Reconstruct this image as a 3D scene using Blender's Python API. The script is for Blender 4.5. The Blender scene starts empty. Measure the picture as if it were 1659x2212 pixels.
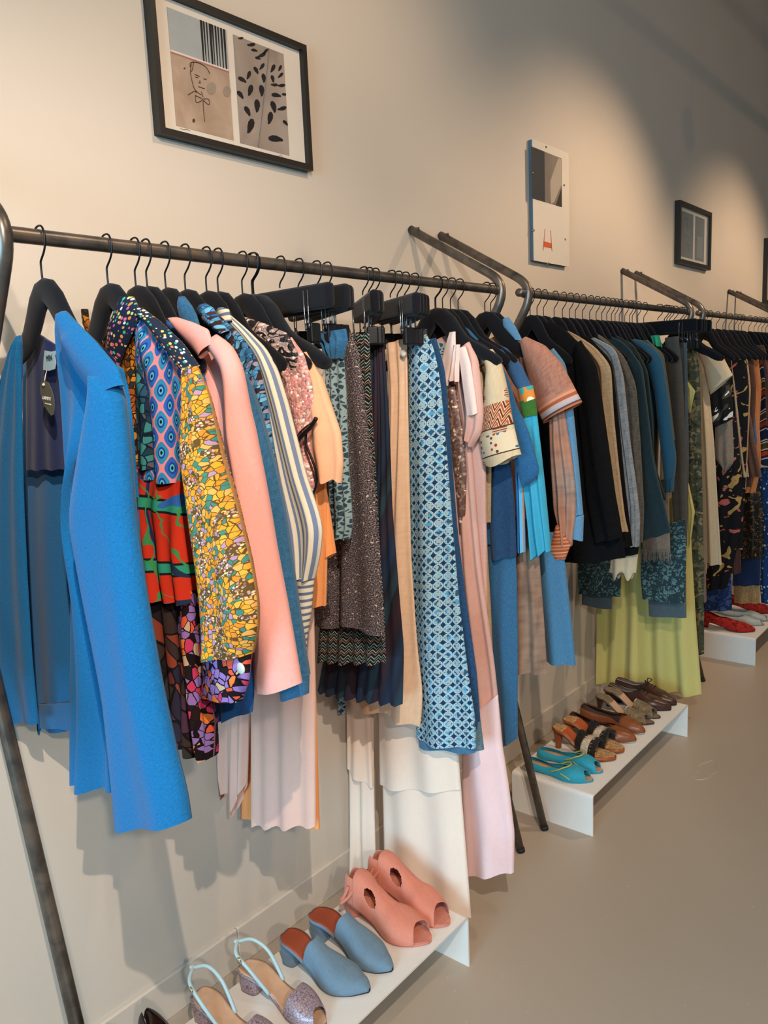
import bpy, bmesh, math, random
from mathutils import Vector, Matrix
C = bpy.context.scene.collection
PI = math.pi

# ------------------------------------------------------------------ camera, world, lights
FPX = 1737.33
F = Vector((0.76084, 0.62933, -0.15777)); F.normalize()
CAM = Vector((0.0, -1.5617, 1.5))
def basis():
    y, p, r = [math.radians(a) for a in (39.597, -9.0775, -2.54)]
    f = Vector((math.cos(p)*math.cos(y), math.cos(p)*math.sin(y), math.sin(p)))
    ri = f.cross(Vector((0, 0, 1))).normalized(); up = ri.cross(f)
    return f, ri*math.cos(r)+up*math.sin(r), -ri*math.sin(r)+up*math.cos(r)
F, RT, UP = basis()
cd = bpy.data.cameras.new('camera'); cam = bpy.data.objects.new('camera', cd); C.objects.link(cam)
cd.sensor_fit = 'VERTICAL'; cd.sensor_height = 36; cd.lens = FPX/2212*36; cd.clip_start = .02
cam.matrix_world = Matrix(((RT.x, UP.x, -F.x, CAM.x), (RT.y, UP.y, -F.y, CAM.y), (RT.z, UP.z, -F.z, CAM.z), (0, 0, 0, 1)))
sc = bpy.context.scene; sc.camera = cam
sc.view_settings.view_transform = 'Standard'; sc.view_settings.look = 'None'
sc.view_settings.exposure = 0.0; sc.view_settings.gamma = 1.0; sc.view_settings.use_curve_mapping = False
w = bpy.data.worlds.new('world'); sc.world = w; w.use_nodes = True
w.node_tree.nodes['Background'].inputs[0].default_value = (.62, .78, 1.0, 1)
w.node_tree.nodes['Background'].inputs[1].default_value = .115

def area(name, loc, aim, sx, sy, col, en, spread=None):
    l = bpy.data.lights.new(name, 'AREA'); l.shape = 'RECTANGLE'; l.size = sx; l.size_y = sy; l.color = col; l.energy = en
    if spread: l.spread = math.radians(spread)
    o = bpy.data.objects.new(name, l); C.objects.link(o); o.location = loc
    o.rotation_euler = (Vector(aim)-Vector(loc)).to_track_quat('-Z', 'Y').to_euler(); return o
def spot(name, loc, aim, col, en, ang, blend=.7, r=.04):
    l = bpy.data.lights.new(name, 'SPOT'); l.color = col; l.energy = en; l.spot_size = math.radians(ang); l.spot_blend = blend; l.shadow_soft_size = r
    o = bpy.data.objects.new(name, l); C.objects.link(o); o.location = loc
    o.rotation_euler = (Vector(aim)-Vector(loc)).to_track_quat('-Z', 'Y').to_euler(); return o
WARM = (1, .71, .46); COOL = (.40, .76, 1.0)
area('daylight_shopfront', (-2.8, -1.5, 1.5), (2.6, -.45, .6), 1.6, 2.0, COOL, 52, 100)
area('room_side_fill', (4.5, -6.0, 2.6), (3.0, 0, 1.0), 4.0, 2.2, (1, .9, .8), 12)  # added warm fill, brightens room sides of the garments and the floor
TRACK = [(-.25, (.3, 0, 1.5)), (1.5, (1.6, 0, 1.8)), (3.6, (3.3, 0, 1.3)), (5.6, (5.3, 0, 1.2)), (9.1, (9.0, 0, 1.2))]
for i, (x, aim) in enumerate(TRACK):
    spot('track_spot_light', (x, -1.55, 3.02), aim, WARM, (34, 100, 290, 300, 165)[i], (84, 84, 84, 84, 84)[i], .8, .035)
spot('pendant_or_fill_light', (7.6, -4.6, 3.62), (2.5, 0, 1.9), (1, .70, .44), 45, 75, .5, .05)
spot('pendant_or_fill_light', (-.25, -2.05, 2.8), (1.0, 0, .3), (1, .84, .69), 215, 74, .6, .012)
spot('pendant_or_fill_light', (-.9, -3.3, 2.6), (1.6, 0, 1.5), (1, .86, .74), 175, 86, .6, .05)  # added wide fill to lift the middle wall, not a pendant

# ------------------------------------------------------------------ helpers
def P(X, u, v, lean=0.0):
    """point of the upright plane x = X (leaning by lean) seen at picture spot u, v, as a world point"""
    r = F + RT*((u-829.5)/FPX) - UP*((v-1106)/FPX)
    t = (X + lean*(1.6-CAM.z) - CAM.x)/(r.x + lean*r.z)
    return CAM + r*t
def rail_x(u):
    lo, hi = .2, 12.0
    for _ in range(50):
        m = (lo+hi)/2; v = Vector((m, -.311, 1.7516))-CAM; z = max(v.dot(F), .05)
        if 829.5+FPX*v.dot(RT)/z < u: lo = m
        else: hi = m
    return lo
def mesh(name, vs, fs, mat=None, parent=None, smooth=True, uv=None, loc=None):
    me = bpy.data.meshes.new(name); me.from_pydata([tuple(v) for v in vs], [], fs)
    if uv is not None:
        l = me.uv_layers.new(name='UVMap')
        for lp in me.loops: l.data[lp.index].uv = uv[lp.vertex_index]
    if smooth:
        for p in me.polygons: p.use_smooth = True
    if mat: me.materials.append(mat)
    o = bpy.data.objects.new(name, me); C.objects.link(o)
    if parent: o.parent = parent
    if loc: o.location = loc
    return o
def empty(name, loc, label, cat, group=None):
    o = bpy.data.objects.new(name, None); C.objects.link(o); o.location = loc; o.empty_display_size = .05
    tag(o, label, cat, group); return o
def tag(o, label=None, cat=None, group=None, kind=None):
    if label: o['label'] = label
    if cat: o['category'] = cat
    if group: o['group'] = group
    if kind: o['kind'] = kind
    return o
def boxm(x0, x1, y0, y1, z0, z1):
    vs = [(x, y, z) for x in (x0, x1) for y in (y0, y1) for z in (z0, z1)]
    fs = [(0, 1, 3, 2), (4, 6, 7, 5), (0, 4, 5, 1), (2, 3, 7, 6), (0, 2, 6, 4), (1, 5, 7, 3)]
    return vs, fs
def box(name, x0, x1, y0, y1, z0, z1, mat, parent=None, bevel=0):
    vs, fs = boxm(x0, x1, y0, y1, z0, z1)
    o = mesh(name, vs, fs, mat, parent, smooth=False)
    if bevel:
        m = o.modifiers.new('bevel', 'BEVEL'); m.width = bevel; m.segments = 3
    return o
def tube(name, pts, r, mat, parent=None, n=10, cyclic=False, res=0):
    """round bar through the points"""
    pts = [Vector(p) for p in pts]
    if res:
        q = []
        N = len(pts)
        for i in range(N-1):
            p0, p1, p2, p3 = pts[max(i-1, 0)], pts[i], pts[i+1], pts[min(i+2, N-1)]
            for k in range(res):
                t = k/res
                q.append(.5*((2*p1)+(p2-p0)*t+(2*p0-5*p1+4*p2-p3)*t*t+(3*p1-p0-3*p2+p3)*t**3))
        q.append(pts[-1]); pts = q
    vs, fs = [], []
    nrm = None
    rr = r if callable(r) else (lambda t: r)
    for i, p in enumerate(pts):
        d = (pts[min(i+1, len(pts)-1)]-pts[max(i-1, 0)]).normalized()
        if nrm is None: nrm = d.orthogonal().normalized()
        nrm = (nrm-d*nrm.dot(d)).normalized(); b = d.cross(nrm)
        for k in range(n):
            a = 2*PI*k/n; vs.append(p+(nrm*math.cos(a)+b*math.sin(a))*rr(i/(len(pts)-1)))
    for i in range(len(pts)-1):
        for k in range(n):
            fs.append((i*n+k, i*n+(k+1) % n, (i+1)*n+(k+1) % n, (i+1)*n+k))
    fs.append(tuple(range(n))[::-1]); fs.append(tuple((len(pts)-1)*n+k for k in range(n)))
    return mesh(name, vs, fs, mat, parent)
def bend(pts, rad, seg=6):
    """polyline with its inner corners rounded"""
    pts = [Vector(p) for p in pts]; out = [pts[0]]
    for i in range(1, len(pts)-1):
        a, b, c = pts[i-1], pts[i], pts[i+1]
        r1 = min(rad, (a-b).length*.48, (c-b).length*.48)
        p, q = b+(a-b).normalized()*r1, b+(c-b).normalized()*r1
        for k in range(seg+1):
            t = k/seg; out.append(p*(1-t)**2+b*2*t*(1-t)+q*t*t)
    out.append(pts[-1]); return out
def ell(name, c, rx, ry, rz, mat, parent=None, n=16, m=10):
    vs, fs = [], []
    for i in range(m+1):
        a = PI*i/m
        for k in range(n):
            b = 2*PI*k/n; vs.append((c[0]+rx*math.sin(a)*math.cos(b), c[1]+ry*math.sin(a)*math.sin(b), c[2]+rz*math.cos(a)))
    for i in range(m):
        for k in range(n): fs.append((i*n+k, i*n+(k+1) % n, (i+1)*n+(k+1) % n, (i+1)*n+k))
    return mesh(name, vs, fs, mat, parent)

# ------------------------------------------------------------------ node materials
def srgb(c):
    if isinstance(c, str): c = [int(c[i:i+2], 16) for i in (0, 2, 4)]
    f = lambda v: (v/12.92 if v <= .04045 else ((v+.055)/1.055)**2.4)
    return tuple(f(x/255) for x in c)+(1,)
class M:
    def __init__(s, name, rough=.8, metal=0, spec=.3):
        s.m = bpy.data.materials.new(name); s.m.use_nodes = True; s.t = s.m.node_tree; s.b = s.t.nodes['Principled BSDF']
        s.b.inputs['Roughness'].default_value = rough; s.b.inputs['Metallic'].default_value = metal
        s.b.inputs['Specular IOR Level'].default_value = spec
    def n(s, typ, ins=None, **kw):
        nd = s.t.nodes.new(typ)
        for k, v in kw.items(): setattr(nd, k, v)
        for k, v in (ins or {}).items():
            if isinstance(v, bpy.types.NodeSocket): s.t.links.new(v, nd.inputs[k])
            else: nd.inputs[k].default_value = v
        return nd
    def uv(s, sx=1, sy=1, rot=0, obj=False):
        tc = s.n('ShaderNodeTexCoord'); mp = s.n('ShaderNodeMapping', {0: tc.outputs['Object' if obj else 'UV']})
        mp.inputs['Scale'].default_value = (sx, sy, sx if obj else 1); mp.inputs['Rotation'].default_value = (0, 0, rot); return mp.outputs[0]
    def ma(s, op, a, b=0.0, c=0.0): return s.n('ShaderNodeMath', {0: a, 1: b, 2: c}, operation=op).outputs[0]
    def xy(s, vec):
        q = s.n('ShaderNodeSeparateXYZ', {0: vec}); return q.outputs[0], q.outputs[1]
    def noise(s, vec, scale, det=2, dist=0, out=0):
        return s.n('ShaderNodeTexNoise', {'Vector': vec, 'Scale': scale, 'Detail': det, 'Distortion': dist}).outputs[out]
    def vor(s, vec, scale, feat='F1', out='Color', rnd=1.0):
        nd = s.n('ShaderNodeTexVoronoi', feature=feat); s.t.links.new(vec, nd.inputs['Vector']); nd.inputs['Scale'].default_value = scale
        nd.inputs['Randomness'].default_value = rnd; return nd.outputs[out]
    def ramp(s, f, stops, const=False):
        r = s.n('ShaderNodeValToRGB', {0: f}); cr = r.color_ramp; cr.interpolation = 'CONSTANT' if const else 'LINEAR'
        while len(cr.elements) < len(stops): cr.elements.new(.5)
        for e, (p, c) in zip(cr.elements, stops): e.position = p; e.color = srgb(c)
        return r.outputs[0]
    def mix(s, f, a, b):
        nd = s.n('ShaderNodeMix', data_type='RGBA')
        for k, v in ((0, f), (6, a), (7, b)):
            if isinstance(v, bpy.types.NodeSocket): s.t.links.new(v, nd.inputs[k])
            elif k == 0: nd.inputs[0].default_value = v
            else: nd.inputs[k].default_value = srgb(v)
        return nd.outputs[2]
    def gt(s, a, b): return s.ma('GREATER_THAN', a, b)
    def lt(s, a, b): return s.ma('LESS_THAN', a, b)
    def col(s, c): s.t.links.new(c, s.b.inputs['Base Color'])
    def bump(s, h, strength=.3, dist=.002):
        bn = s.n('ShaderNodeBump', {'Strength': strength, 'Distance': dist, 'Height': h}); s.t.links.new(bn.outputs[0], s.b.inputs['Normal'])
    def done(s): return s.m
def plain(name, c, rough=.6, metal=0, spec=.3, var=.08, scale=30):
    k = M(name, rough, metal, spec); v = k.uv(obj=True); n = k.noise(v, scale, 3)
    a = srgb(c); dk = tuple(int(x) for x in [max(0, int(int(c[i:i+2], 16)*(1-var))) for i in (0, 2, 4)])
    k.col(k.mix(n, dk, c)); return k.done()
def cloth(name, c, c2=None, weave=260, amt=.5, bump=.25, rough=.9, blotch=0, var=None, alpha=1, sheen=.15):
    """woven or knitted cloth: two thread colours, a slub, a fine relief"""
    k = M(name, rough, 0, .15); v = k.uv(); x, y = k.xy(v)
    c2 = c2 or tuple(max(0, int(int(c[i:i+2], 16)*.72)) for i in (0, 2, 4))
    nz = k.noise(k.uv(weave*.25, weave), 1.0, 2); nz2 = k.noise(k.uv(weave, weave*.2), 1.0, 2)
    f = k.ma('MULTIPLY_ADD', k.ma('ADD', nz, nz2), 2.2, -1.7)
    f = k.n('ShaderNodeClamp', {0: k.ma('MULTIPLY', f, amt)}).outputs[0]
    c_ = k.mix(f, c, c2)
    if blotch:
        b = k.ramp(k.noise(k.uv(6, 2.5), 1.0, 3, 1.5), [(.35, (0, 0, 0)), (.68, (255, 255, 255))])
        c_ = k.mix(k.ma('MULTIPLY', k.n('ShaderNodeRGBToBW', {0: b}).outputs[0], blotch), c_, var or c2)
    k.col(c_); k.bump(k.ma('ADD', nz, nz2), bump, .0015)
    k.b.inputs['Sheen Weight'].default_value = sheen; k.b.inputs['Alpha'].default_value = alpha
    return k.done()
def floral(name, ground, pal, scale=60, edge=.06, edgec='2a2a20', rough=.85, gf=.3, dots=None, stretch=.8):
    k = M(name, rough, 0, .15); v = k.uv(1, stretch)
    warp = k.n('ShaderNodeVectorMath', {0: v, 1: k.n('ShaderNodeVectorMath', {0: k.noise(v, scale*.5, 2, 0, 1), 1: (.5, .5, .5)}, operation='SUBTRACT').outputs[0]}, operation='MULTIPLY_ADD')
    warp.inputs[2].default_value = (0, 0, 0)
    wv = k.n('ShaderNodeVectorMath', {0: k.noise(v, scale*.45, 2, 0, 1), 1: (.9/scale, .9/scale, 0), 2: v}, operation='MULTIPLY_ADD').outputs[0]
    cc = k.n('ShaderNodeSeparateColor', {0: k.vor(wv, scale)}).outputs[0]
    st = [(0, ground)]+[(gf+(1-gf)*i/len(pal), c) for i, c in enumerate(pal)]
    base = k.ramp(cc, st, True)
    d = k.vor(wv, scale, 'DISTANCE_TO_EDGE', 'Distance')
    c_ = k.mix(k.lt(d, edge), base, edgec)
    if dots:
        d2 = k.vor(v, scale*2.1, 'F1', 'Distance'); sel = k.gt(k.noise(v, scale*.22, 1), .56)
        dc = k.n('ShaderNodeSeparateColor', {0: k.vor(v, scale*2.1)}).outputs[1]
        c_ = k.mix(k.ma('MULTIPLY', sel, k.lt(d2, .42)), c_, k.ramp(dc, [(i/len(dots), c) for i, c in enumerate(dots)], True))
        c_ = k.mix(k.ma('MULTIPLY', sel, k.gt(d2, .5)), c_, edgec)
    k.col(c_); k.bump(k.noise(v, 90, 2), .15, .002); return k.done()
def per(k, x, p):
    """distance from the middle of a repeat of period p, -.5..+.5"""
    return k.ma('SUBTRACT', k.ma('FRACT', k.ma('DIVIDE', x, p)), .5)
# ------------------------------------------------------------------ fabrics
def f_ogee():
    k = M('ogee_print', .85, 0, .15); x, y = k.xy(k.uv()); n = k.noise(k.uv(), 40, 2)
    cx = k.ma('COSINE', k.ma('MULTIPLY', x, 2*PI/.026)); cy = k.ma('COSINE', k.ma('MULTIPLY_ADD', n, .5, k.ma('MULTIPLY', y, 2*PI/.048)))
    s = k.ma('ADD', cx, cy); a = k.ma('ABSOLUTE', s)
    c = k.mix(k.gt(s, 0), '2b62b4', '2f86b4'); c = k.mix(k.lt(a, .34), c, 'd98a90'); c = k.mix(k.gt(a, 1.35), c, '1c3f92')
    c = k.mix(k.gt(a, 1.72), c, '4fb0c4'); c = k.mix(k.gt(a, 1.93), c, '10131f'); k.col(c); return k.done()
def f_geo():
    k = M('ring_print', .85, 0, .15); v = k.uv(); x, y = k.xy(v)
    def ring(ox, oy, p=.0225):
        a = per(k, k.ma('ADD', x, ox), p); b = per(k, k.ma('ADD', y, oy), p)
        return k.ma('SQRT', k.ma('ADD', k.ma('MULTIPLY', a, a), k.ma('MULTIPLY', b, b)))
    d1 = ring(0, 0); d2 = ring(.01125, .01125)
    n = k.noise(v, 22, 2); blot = k.gt(k.noise(v, 60, 1), .54)
    c = k.mix(blot, '2f5878', '4d9cc4'); c = k.mix(k.lt(d2, .21), c, '1d3450')
    c = k.mix(k.ma('MULTIPLY', k.lt(d1, .27), k.gt(k.noise(v, 45, 0), .5)), c, '9cb4b8')
    c = k.mix(k.lt(k.ma('ABSOLUTE', k.ma('SUBTRACT', d1, .42)), .05), c, 'b9ccd0')
    c = k.mix(k.lt(k.ma('ABSOLUTE', k.ma('SUBTRACT', d2, .42)), .034), c, 'a8c0c6'); k.col(c); return k.done()
def f_stripe(name, base, stops, period, rot=0, tilt=0):
    k = M(name, .85, 0, .15); x, y = k.xy(k.uv(rot=rot)); 
    f = k.ma('FRACT', k.ma('DIVIDE', x, period)); c = k.ramp(f, [(0, base)]+stops, True)
    k.col(c); k.bump(k.noise(k.uv(200, 200), 1, 1), .15, .001); return k.done()
def f_zig():
    k = M('zigzag_knit', .9, 0, .15); v = k.uv(); x, y = k.xy(v)
    z = k.ma('MULTIPLY', k.ma('ABSOLUTE', per(k, x, .013)), .018); f = k.ma('FRACT', k.ma('DIVIDE', k.ma('ADD', y, z), .030))
    c = k.ramp(f, [(0, '15181c'), (.16, '9a9488'), (.24, '15181c'), (.4, '5c8c88'), (.48, '15181c'), (.66, 'b08c78'), (.74, '15181c'), (.86, '7c7468'), (.93, '15181c')], True)
    k.col(c); k.bump(f, .3, .002); return k.done()
def f_plaid():
    k = M('red_plaid', .85, 0, .15); v = k.uv(); x, y = k.xy(v)
    fx = k.ma('ABSOLUTE', per(k, x, .11)); fy = k.ma('ABSOLUTE', per(k, y, .105))
    c = k.mix(k.lt(fx, .035), 'c8321c', '22305c'); c = k.mix(k.lt(fy, .115), c, '151a20'); c = k.mix(k.lt(fy, .075), c, '2f9274')
    n = k.noise(v, 11, 1, 1.5); c = k.mix(k.lt(k.ma('ABSOLUTE', k.ma('SUBTRACT', n, .5)), .018), c, '3c8a50'); c = k.mix(k.gt(n, .64), c, '2e63a8'); c = k.mix(k.lt(n, .31), c, '20304a')
    k.col(c); return k.done()
def f_bead(name='beaded_lace', c0='d9908c', c1='a88078', black=True, cut=.035):
    k = M(name, .55, 0, .5); v = k.uv(); d = k.vor(v, 210, 'F1', 'Distance'); cc = k.n('ShaderNodeSeparateColor', {0: k.vor(v, 210)}).outputs[0]
    c = k.ramp(cc, [(0, c0), (.55, c1), (.8, 'eac0b4'), (.95, 'fff0e4')], True)
    if black:
        n = k.noise(v, 26, 1, 1.6); c = k.mix(k.lt(k.ma('ABSOLUTE', k.ma('SUBTRACT', n, .5)), cut), c, '1c1618')
    k.col(c); k.bump(k.ma('SUBTRACT', 1.0, d), .6, .003); return k.done()
def f_sequin():
    k = M('sequined_net', .4, .3, .5); v = k.uv(); cc = k.n('ShaderNodeSeparateColor', {0: k.vor(v, 160)}).outputs[0]
    k.col(k.ramp(cc, [(0, '6e5650'), (.5, '8c7068'), (.8, 'b49484'), (.94, 'ffe8cc')], True)); k.bump(cc, .5, .002); return k.done()
def f_lace(name, c, hole, scale=70, alpha=True):
    k = M(name, .9, 0, .1); v = k.uv(); d = k.vor(v, scale, 'DISTANCE_TO_EDGE', 'Distance')
    m = k.gt(d, .13); k.col(k.mix(m, c, hole)); k.bump(d, .5, .002)
    if alpha: k.t.links.new(k.ma('SUBTRACT', 1.0, k.ma('MULTIPLY', m, .25)), k.b.inputs['Alpha'])
    return k.done()
def f_tweed():
    k = M('tweed', .95, 0, .1); v = k.uv(); a = k.noise(v, 420, 1); b = k.noise(v, 150, 1)
    c = k.ramp(a, [(.36, '2a2426'), (.5, '50464a'), (.64, '8c8280')]); c = k.mix(k.gt(b, .68), c, 'c8b4a4'); k.col(c); k.bump(a, .5, .002); return k.done()
def f_blob(name, ground, blobs, scale=14, th=.6, rough=.85, dist=1.2, bump=.1, metal=0):
    """a few large irregular motifs on a ground colour"""
    k = M(name, rough, metal, .2); c = ground
    for i, (bc, s, t) in enumerate(blobs):
        mp = k.uv(); v = k.n('ShaderNodeVectorMath', {0: mp, 1: (3.1*i, 1.7*i, 0)}, operation='ADD').outputs[0]
        n = k.noise(v, s, 2, dist); c = k.mix(k.gt(n, t), c, bc)
    k.col(c); k.bump(k.noise(k.uv(), 200, 1), bump, .002); return k.done()
def f_tartan():
    k = M('dark_tartan', .7, 0, .25); v = k.uv(); x, y = k.xy(v); fx = k.ma('FRACT', k.ma('DIVIDE', x, .09)); fy = k.ma('FRACT', k.ma('DIVIDE', y, .4))
    c = k.ramp(fx, [(0, '1a1c26'), (.25, '3a2028'), (.42, '16202e'), (.6, '1c3450'), (.75, '1a1a22'), (.88, '24404a')]); c2 = k.ramp(fy, [(0, '2a2a34'), (.3, '20304a'), (.6, '1e1820')])
    k.col(k.mix(.4, c, c2)); return k.done()
def f_ethnic():
    k = M('folk_print_linen', .9, 0, .15); v = k.uv(); x, y = k.xy(v)
    n = k.noise(k.uv(250, 60), 1, 2); c = k.mix(n, 'd8c4a4', 'bca684')
    # bands near the hem: v counts metres down from the shoulder
    def band(a, b, inner): 
        nonlocal c
        m = k.ma('MULTIPLY', k.gt(y, a), k.lt(y, b)); c = k.mix(m, c, inner)
    z = k.ma('MULTIPLY', k.ma('ABSOLUTE', per(k, x, .022)), .044); f1 = k.ma('FRACT', k.ma('DIVIDE', k.ma('ADD', y, z), .022))
    tri = k.ramp(f1, [(0, '6a2c1c'), (.3, 'd8c4a4'), (.45, 'b4562e'), (.8, 'c8b494')], True)
    d = k.vor(v, 75, 'F1', 'Distance'); cc = k.n('ShaderNodeSeparateColor', {0: k.vor(v, 75)}).outputs[0]
    feath = k.mix(k.lt(d, .3), 'd8c4a4', k.ramp(cc, [(0, '3c6c8c'), (.4, 'a03c24'), (.7, '5c3c34')], True))
    fan = k.mix(k.ma('MULTIPLY', k.lt(k.vor(v, 34, 'F1', 'Distance'), .34), k.gt(k.ma('FRACT', k.ma('MULTIPLY', y, 180.0)), .45)), c, '8a4434')
    c = k.mix(k.gt(y, .07), c, fan); band(.14, .2, tri); band(.2, .203, '40302c'); band(.215, .265, feath); band(.265, .268, '40302c'); k.col(c); return k.done()
def f_aztec():
    k = M('diamond_knit', .9, 0, .1); v = k.uv(); x, y = k.xy(v)
    z = k.ma('MULTIPLY', k.ma('ABSOLUTE', per(k, x, .09)), .05); f = k.ma('FRACT', k.ma('DIVIDE', k.ma('ADD', y, z), .16))
    c = k.ramp(f, [(0, '22304e'), (.3, 'd8d4cc'), (.34, '1c2028'), (.38, 'd8d4cc'), (.42, '4c4a34'), (.62, 'd8d4cc'), (.66, '1c2028'), (.7, 'b04424'), (.85, '22304e'), (.93, 'd8d4cc'), (.97, '22304e')], True); k.col(c); return k.done()
def f_dots(name, ground, cols, scale=90, r=.34):
    k = M(name, .85, 0, .15); v = k.uv(1, .8); d = k.vor(v, scale, 'F1', 'Distance', .55); cc = k.n('ShaderNodeSeparateColor', {0: k.vor(v, scale, 'F1', 'Color', .55)}).outputs[0]
    k.col(k.mix(k.lt(d, r), ground, k.ramp(cc, [(i/len(cols), c) for i, c in enumerate(cols)], True))); return k.done()
def f_bands(name, stops, length, rough=.85):
    k = M(name, rough, 0, .2); x, y = k.xy(k.uv()); k.col(k.ramp(k.ma('FRACT', k.ma('DIVIDE', y, length)), stops, True)); return k.done()

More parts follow.
